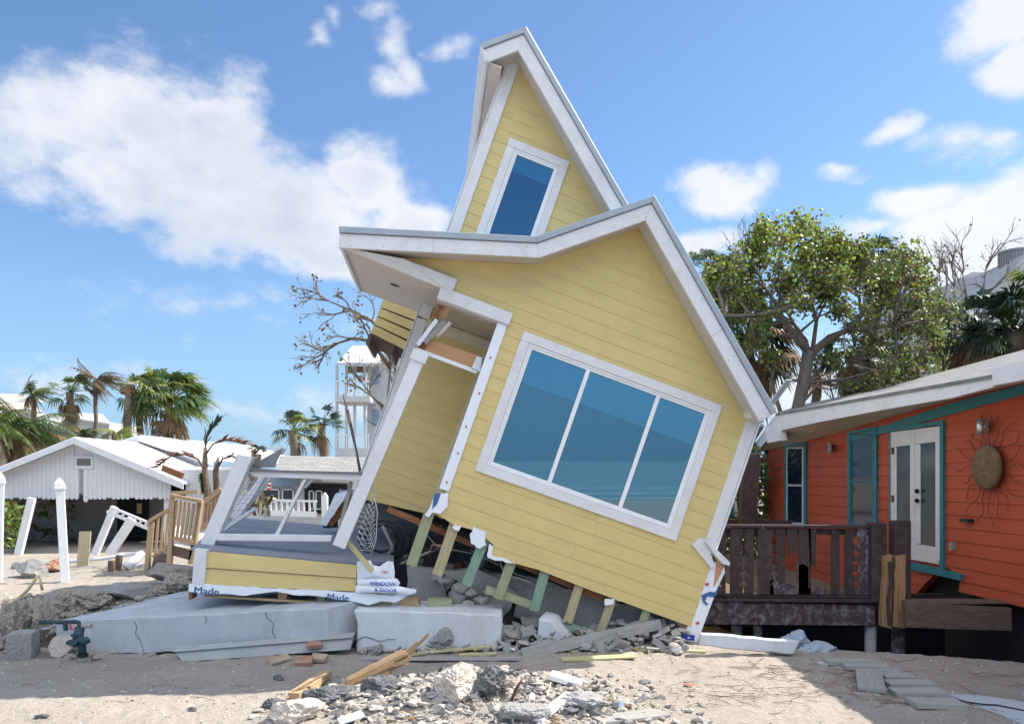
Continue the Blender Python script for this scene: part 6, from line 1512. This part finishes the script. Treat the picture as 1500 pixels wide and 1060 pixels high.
def grow(mb, p, d, l, r, depth, rr, tips, spread=.55, bias=Vector((0,0,.12)), shrink=.72, mi=0, kids=(2,3)):
    pts = [p.copy()]; n = 4
    for k in range(n):
        d = (d+Vector((rr.gauss(0,.16), rr.gauss(0,.16), rr.gauss(0,.16)))+bias*.3).normalized(); p = p+d*l/n; pts.append(p.copy())
    mb.tube(pts, [r*(1-.4*k/n) for k in range(n+1)], 7 if r > .05 else (5 if r > .015 else 3), mi, cap=False)
    if depth == 0: tips.append((p.copy(), d.copy())); return
    for i in range(rr.choice(kids)+1):
        q = pts[rr.randint(2, n)]; a = Vector((rr.gauss(0,1), rr.gauss(0,1), rr.gauss(0,1))).normalized()
        grow(mb, q, (d+a*spread+bias).normalized(), l*shrink*rr.uniform(.7,1.1), r*.58, depth-1, rr, tips, spread, bias, shrink, mi, kids)
def sea_grape():
    t = thing('sea_grape_tree', 'broad sea grape tree with yellow-green round leaves and twisted grey trunk', 'tree', P(1160, 700, 17)); rr = random.Random(12); Y = 17.0
    tk = MB(); w = MB(); ends = []
    def limb(pts, r0, r1):
        q = [P(x, y, Y+d) for x, y, d in pts]; n = len(q); tk.tube(q, [0.52*(r0+(r1-r0)*k/(n-1))*(1+.12*sin(k*2.3)) for k in range(n)], 9); return q
    L_ = [limb([(1150,690,0),(1162,640,0),(1168,600,0),(1178,560,0),(1184,515,0)], .34, .24),
         limb([(1184,515,0),(1165,492,-.2),(1148,470,-.3),(1128,458,-.6),(1100,462,-.9),(1062,462,-1.1)], .19, .05),
         limb([(1148,470,-.3),(1140,450,0),(1120,420,.3),(1100,380,.5),(1080,355,.6)], .10, .03),
         limb([(1184,520,0),(1180,500,.4),(1165,478,.8),(1150,450,1.0),(1130,410,1.2)], .13, .04),
         limb([(1186,520,0),(1215,495,.2),(1240,484,.1),(1262,462,.1),(1285,440,0),(1300,410,-.1)], .18, .05),
         limb([(1240,484,.1),(1280,480,-.4),(1310,478,-.7),(1350,470,-.8)], .11, .04),
         limb([(1190,515,0),(1196,470,.2),(1186,430,.3),(1200,390,.2)], .10, .03),
         limb([(1262,462,.1),(1258,430,.3),(1270,390,.4)], .08, .03),
         limb([(1158,640,.4),(1142,600,.6),(1130,560,.8),(1138,520,1),(1130,480,1)], .10, .06),
         limb([(1168,600,0),(1200,560,.6),(1240,530,1)], .06, .03)]
    clumps = [(1135,352,34),(1172,348,32),(1205,360,34),(1150,380,34),(1110,372,24),(1190,388,30),(1235,372,30),(1225,400,28),(1075,398,30),(1060,425,28),(1045,400,22),(1100,415,30),
              (1280,385,32),(1315,395,34),(1345,415,30),(1300,425,32),(1340,445,32),(1260,415,28),(1370,450,24),(1365,475,24),(1330,480,28),(1290,460,28),(1375,490,16),(1085,450,28),(1055,455,22),
              (1250,370,24),(1210,430,22),(1160,420,24),(1320,510,26),(1350,520,18),(1270,500,22),(1235,455,20),(1180,450,18),(1110,480,22),(1300,540,24),(1270,560,22),(1335,545,22),(1240,540,18),(1092,498,26),(1120,520,20),(1300,580,24)]
    lv = MB(); allp = [p for l in L_ for p in l]
    for (x, y, r) in clumps:
        for s in range(3):
            c = P(x+rr.gauss(0,.45)*r, y+rr.gauss(0,.35)*r, Y+rr.gauss(0,.9)); rad = r*Y/F*.62
            base = min(allp, key=lambda p: (p-c).length+max(0, p.z-c.z)*.8); dd = c-base; mid = base.lerp(c, .5)+Vector((rr.gauss(0,.12), rr.gauss(0,.12), rr.uniform(-.2,.1)))
            w.tube([base, mid, c], [.035,.022,.012], 4, 0, cap=False)
            tips = []
            for k in range(9): a = Vector((rr.gauss(0,1), rr.gauss(0,1), rr.gauss(0,1))+Vector((0,0,0)) if False else (rr.gauss(0,1), rr.gauss(0,1), rr.gauss(.3,1))).normalized(); grow(w, c, a, rad*.8, .012, 1, rr, tips, .7)
            sunny = ss(470, 360, y)
            dens = 250 if y < 440 else (150 if y < 500 else 80)
            for k in range(dens):
                if rr.random() < .6 and tips: p0, _ = rr.choice(tips); p = p0+Vector((rr.gauss(0,.09), rr.gauss(0,.09), rr.gauss(0,.09)))
                else:
                    v = Vector((rr.gauss(0,1), rr.gauss(0,1), rr.gauss(0,1))).normalized()*rad*rr.random()**.45; p = c+v
                u = rr.random(); top = ss(425, 360, y)*ss(1330, 1180, x); mi = 0 if u < .12+.55*top else (1 if u < .5 else (3 if u < .86 else 2))  # yellow-green leaves gathered at top left paint the sunny side of the crown
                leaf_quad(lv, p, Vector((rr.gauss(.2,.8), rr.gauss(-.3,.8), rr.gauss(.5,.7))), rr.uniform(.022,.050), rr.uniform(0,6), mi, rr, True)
    # bare twigs poking out at the upper left
    for (x, y) in ((1075,355),(1085,350),(1068,365),(1100,352),(1395,440),(1130,330)):
        tips = []; grow(w, P(x+18, y+35, Y), Vector((-.25,0,1)), .6, .012, 2, rr, tips, .5)
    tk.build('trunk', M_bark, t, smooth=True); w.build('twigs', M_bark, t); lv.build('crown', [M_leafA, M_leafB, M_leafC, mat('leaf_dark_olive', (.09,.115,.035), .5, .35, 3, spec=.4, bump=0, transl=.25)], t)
sea_grape()
GRP = 'palms behind the sea grape tree'
kk = 20/F
palm('fan', 1288, 392, 640, 20.5, 54*kk, 'dark fan palm rising out of the sea grape crown', 31, GRP, n=34, dead=10, tr=.18, wind=(.35,0,0), mats=(M_fanE, M_fanA), lean_=(-26,0))
palm('fan', 1252, 512, 660, 19.5, 58*kk, 'shaded fan palm below the sea grape branches, above shingle roof', 32, GRP, n=26, dead=14, tr=.17, wind=(0,0,-.3), mats=(M_fanE, M_fanA))
palm('fan', 1092, 500, 700, 19, 88*kk, 'dense dark palm with brown skirt beside the yellow roof edge', 33, GRP, n=50, dead=20, tr=.25, wind=(0,0,-.25), mats=(M_fanE, M_fanC))
palm('fan', 1040, 398, 700, 21, 50*kk, 'dark palm tips showing just above the yellow roof edge', 34, GRP, n=22, dead=4, tr=.2, mats=(M_fanE, M_fanA))
GQ = 'palms in front of the grey roofed house'
palm('fan', 1428, 488, 640, 19, 72*kk, 'wide shaggy palm left of the other right-edge palms', 35, GQ, n=46, dead=14, tr=.25, wind=(-.1,0,-.15), mats=(M_fanE, M_fanA))
palm('fan', 1486, 486, 640, 18.5, 72*kk, 'dark palm at right edge below the air conditioner', 36, GQ, n=46, dead=10, tr=.25, wind=(-.1,0,-.2), mats=(M_fanE, M_fanA))
palm('fan', 1545, 425, 640, 18, 66*kk, 'palm cut off by the right picture edge with upright tan frond', 37, GQ, n=30, dead=12, tr=.25, wind=(-.3,0,0), mats=(M_fanA, M_fanB))
palm('fan', 1195, 540, 680, 21, 34*kk, 'small palm behind the sea grape trunk', 38, GRP, n=14, dead=4, tr=.12, mats=(M_fanE, M_fanA))

def bare_tree(name, label, base, limbs, Y, seed, depth=3, leafs=120, m=M_bark, cat='tree', r0=.10, L=1.3):
    t = thing(name, label, cat, P(base[0], base[1], Y)); rr = random.Random(seed); tk = MB(); w = MB(); tips = []; lv = MB()
    for pts in limbs:
        q = [P(x, y, Y+d) for x, y, d in pts]; n = len(q); tk.tube(q, [r0*(1-.72*i/(n-1)) for i in range(n)], 8)
        for i in range(1, n):
            dr = (q[i]-q[i-1]).normalized()
            for k in range(2 if i < n-1 else 3): grow(w, q[i], (dr+Vector((rr.gauss(0,.4), rr.gauss(0,.4), rr.gauss(0,.3)))).normalized(), L*rr.uniform(.4,.8), .022, depth-1, rr, tips, .55, Vector((0,0,.05)))
    for k in range(leafs):
        p, d = rr.choice(tips); leaf_quad(lv, p+Vector((rr.gauss(0,.05), rr.gauss(0,.05), rr.gauss(0,.05))), Vector((rr.gauss(0,1), rr.gauss(0,1), rr.gauss(.5,.8))), rr.uniform(.018,.036), rr.uniform(0,6), 0 if rr.random() < .5 else 1, rr, True)
    tk.build('trunk', m, t, smooth=True); w.build('twigs', m, t)
    if leafs: lv.build('leaves', [M_leafB, M_leafC], t)
bare_tree('bare_tree', 'nearly leafless tree with branches sweeping left behind the porch roof', (575, 720),
          [[(572,720,0),(566,650,0),(566,600,0),(572,540,0),(585,480,0)], [(572,540,0),(545,500,-.1),(518,495,-.2),(496,502,-.3),(478,514,-.3)], [(578,510,0),(545,470,.2),(515,455,.3),(480,440,.3)], [(566,600,0),(545,580,0),(530,560,.2)], [(570,640,0),(590,600,0),(575,560,.2)]], 15.5, 41, 3, 420, L=.68, r0=.045)
bare_tree('bare_shrub', 'bare spindly shrub rising against the far grey roof at right', (1405, 600), [[(1405,600,0),(1400,500,0),(1398,420,0)], [(1402,520,0),(1440,440,0),(1444,395,0)], [(1400,520,0),(1380,440,0),(1376,400,.2)], [(1420,500,.3),(1415,430,.3),(1410,400,.3)]], 20.5, 42, 3, 90, L=1.1, r0=.045)
bare_tree('bare_shrub', 'tangle of thin stems between the sea grape trunk and shingle roof', (1240, 640), [[(1230,660,0),(1225,600,0),(1215,560,0)], [(1340,620,0),(1330,560,0),(1345,500,0)], [(1370,600,0),(1382,540,0),(1378,480,0)], [(1295,620,0),(1300,560,0),(1280,520,0)]], 20, 43, 3, 500, L=1.3, r0=.05)
stk = MB(); 
for pts in ([(503,577,0),(512,620,0),(522,660,0),(527,692,0)], [(510,600,0),(518,640,.1),(529,694,0)]): stk.tube([P(x, y, 14+d) for x, y, d in pts], .022, 6)
tag(stk.build('bare_sapling', M_bark, smooth=True), 'two thin upright bare stems standing in front of the pale shingle roof', 'stems')
# far green belt low on the horizon at left and right
def belt(name, label, x0, x1, y0, y1, Y, seed, n=3500):
    mb = MB(); rr = random.Random(seed)
    for i in range(n):
        x = rr.uniform(x0, x1); top = y0+8*noise.noise(Vector((x*.05, seed, 0)))*2; y = top+(y1-top)*rr.random()
        leaf_quad(mb, P(x, y, Y+rr.uniform(-1,1.5)), Vector((rr.gauss(0,1), rr.gauss(-.4,1), rr.gauss(.5,1))), rr.uniform(.08,.2)*Y/25, rr.uniform(0,6), 0 if rr.random() < .8 else 1, rr)
    o = mb.build(name, [M_leafB, M_leafC], origin=(0,0,0)); tag(o, label, 'shrubbery', kind='stuff')
belt('shrubbery', 'low dark shrubbery behind the left cottage', -60, 110, 640, 800, 25.5, 1, 3000)
belt('garden_shrubs', 'green shrubs seen through the open carport on the left', 2, 34, 735, 800, 21.5, 2, 500)
belt('undergrowth', 'tangled undergrowth glimpsed under the broken orange eave', 1030, 1125, 660, 880, 17.8, 3, 3500)  # lower part added to darken the view through the deck railing
belt('far_shrubbery', 'dark shrubbery behind the orange roof under the palms', 1230, 1560, 520, 640, 22.5, 4, 3500)

nsz = sum(len(o.data.polygons) for o in bpy.data.objects if o.type == 'MESH'); print('faces', nsz, 'objects', len(bpy.data.objects))
SC.cycles.use_adaptive_sampling = True
SC.cycles.adaptive_threshold = .02
SC.cycles.max_bounces = 6; SC.cycles.diffuse_bounces = 3; SC.cycles.transparent_max_bounces = 10
SC.cycles.use_denoising = True
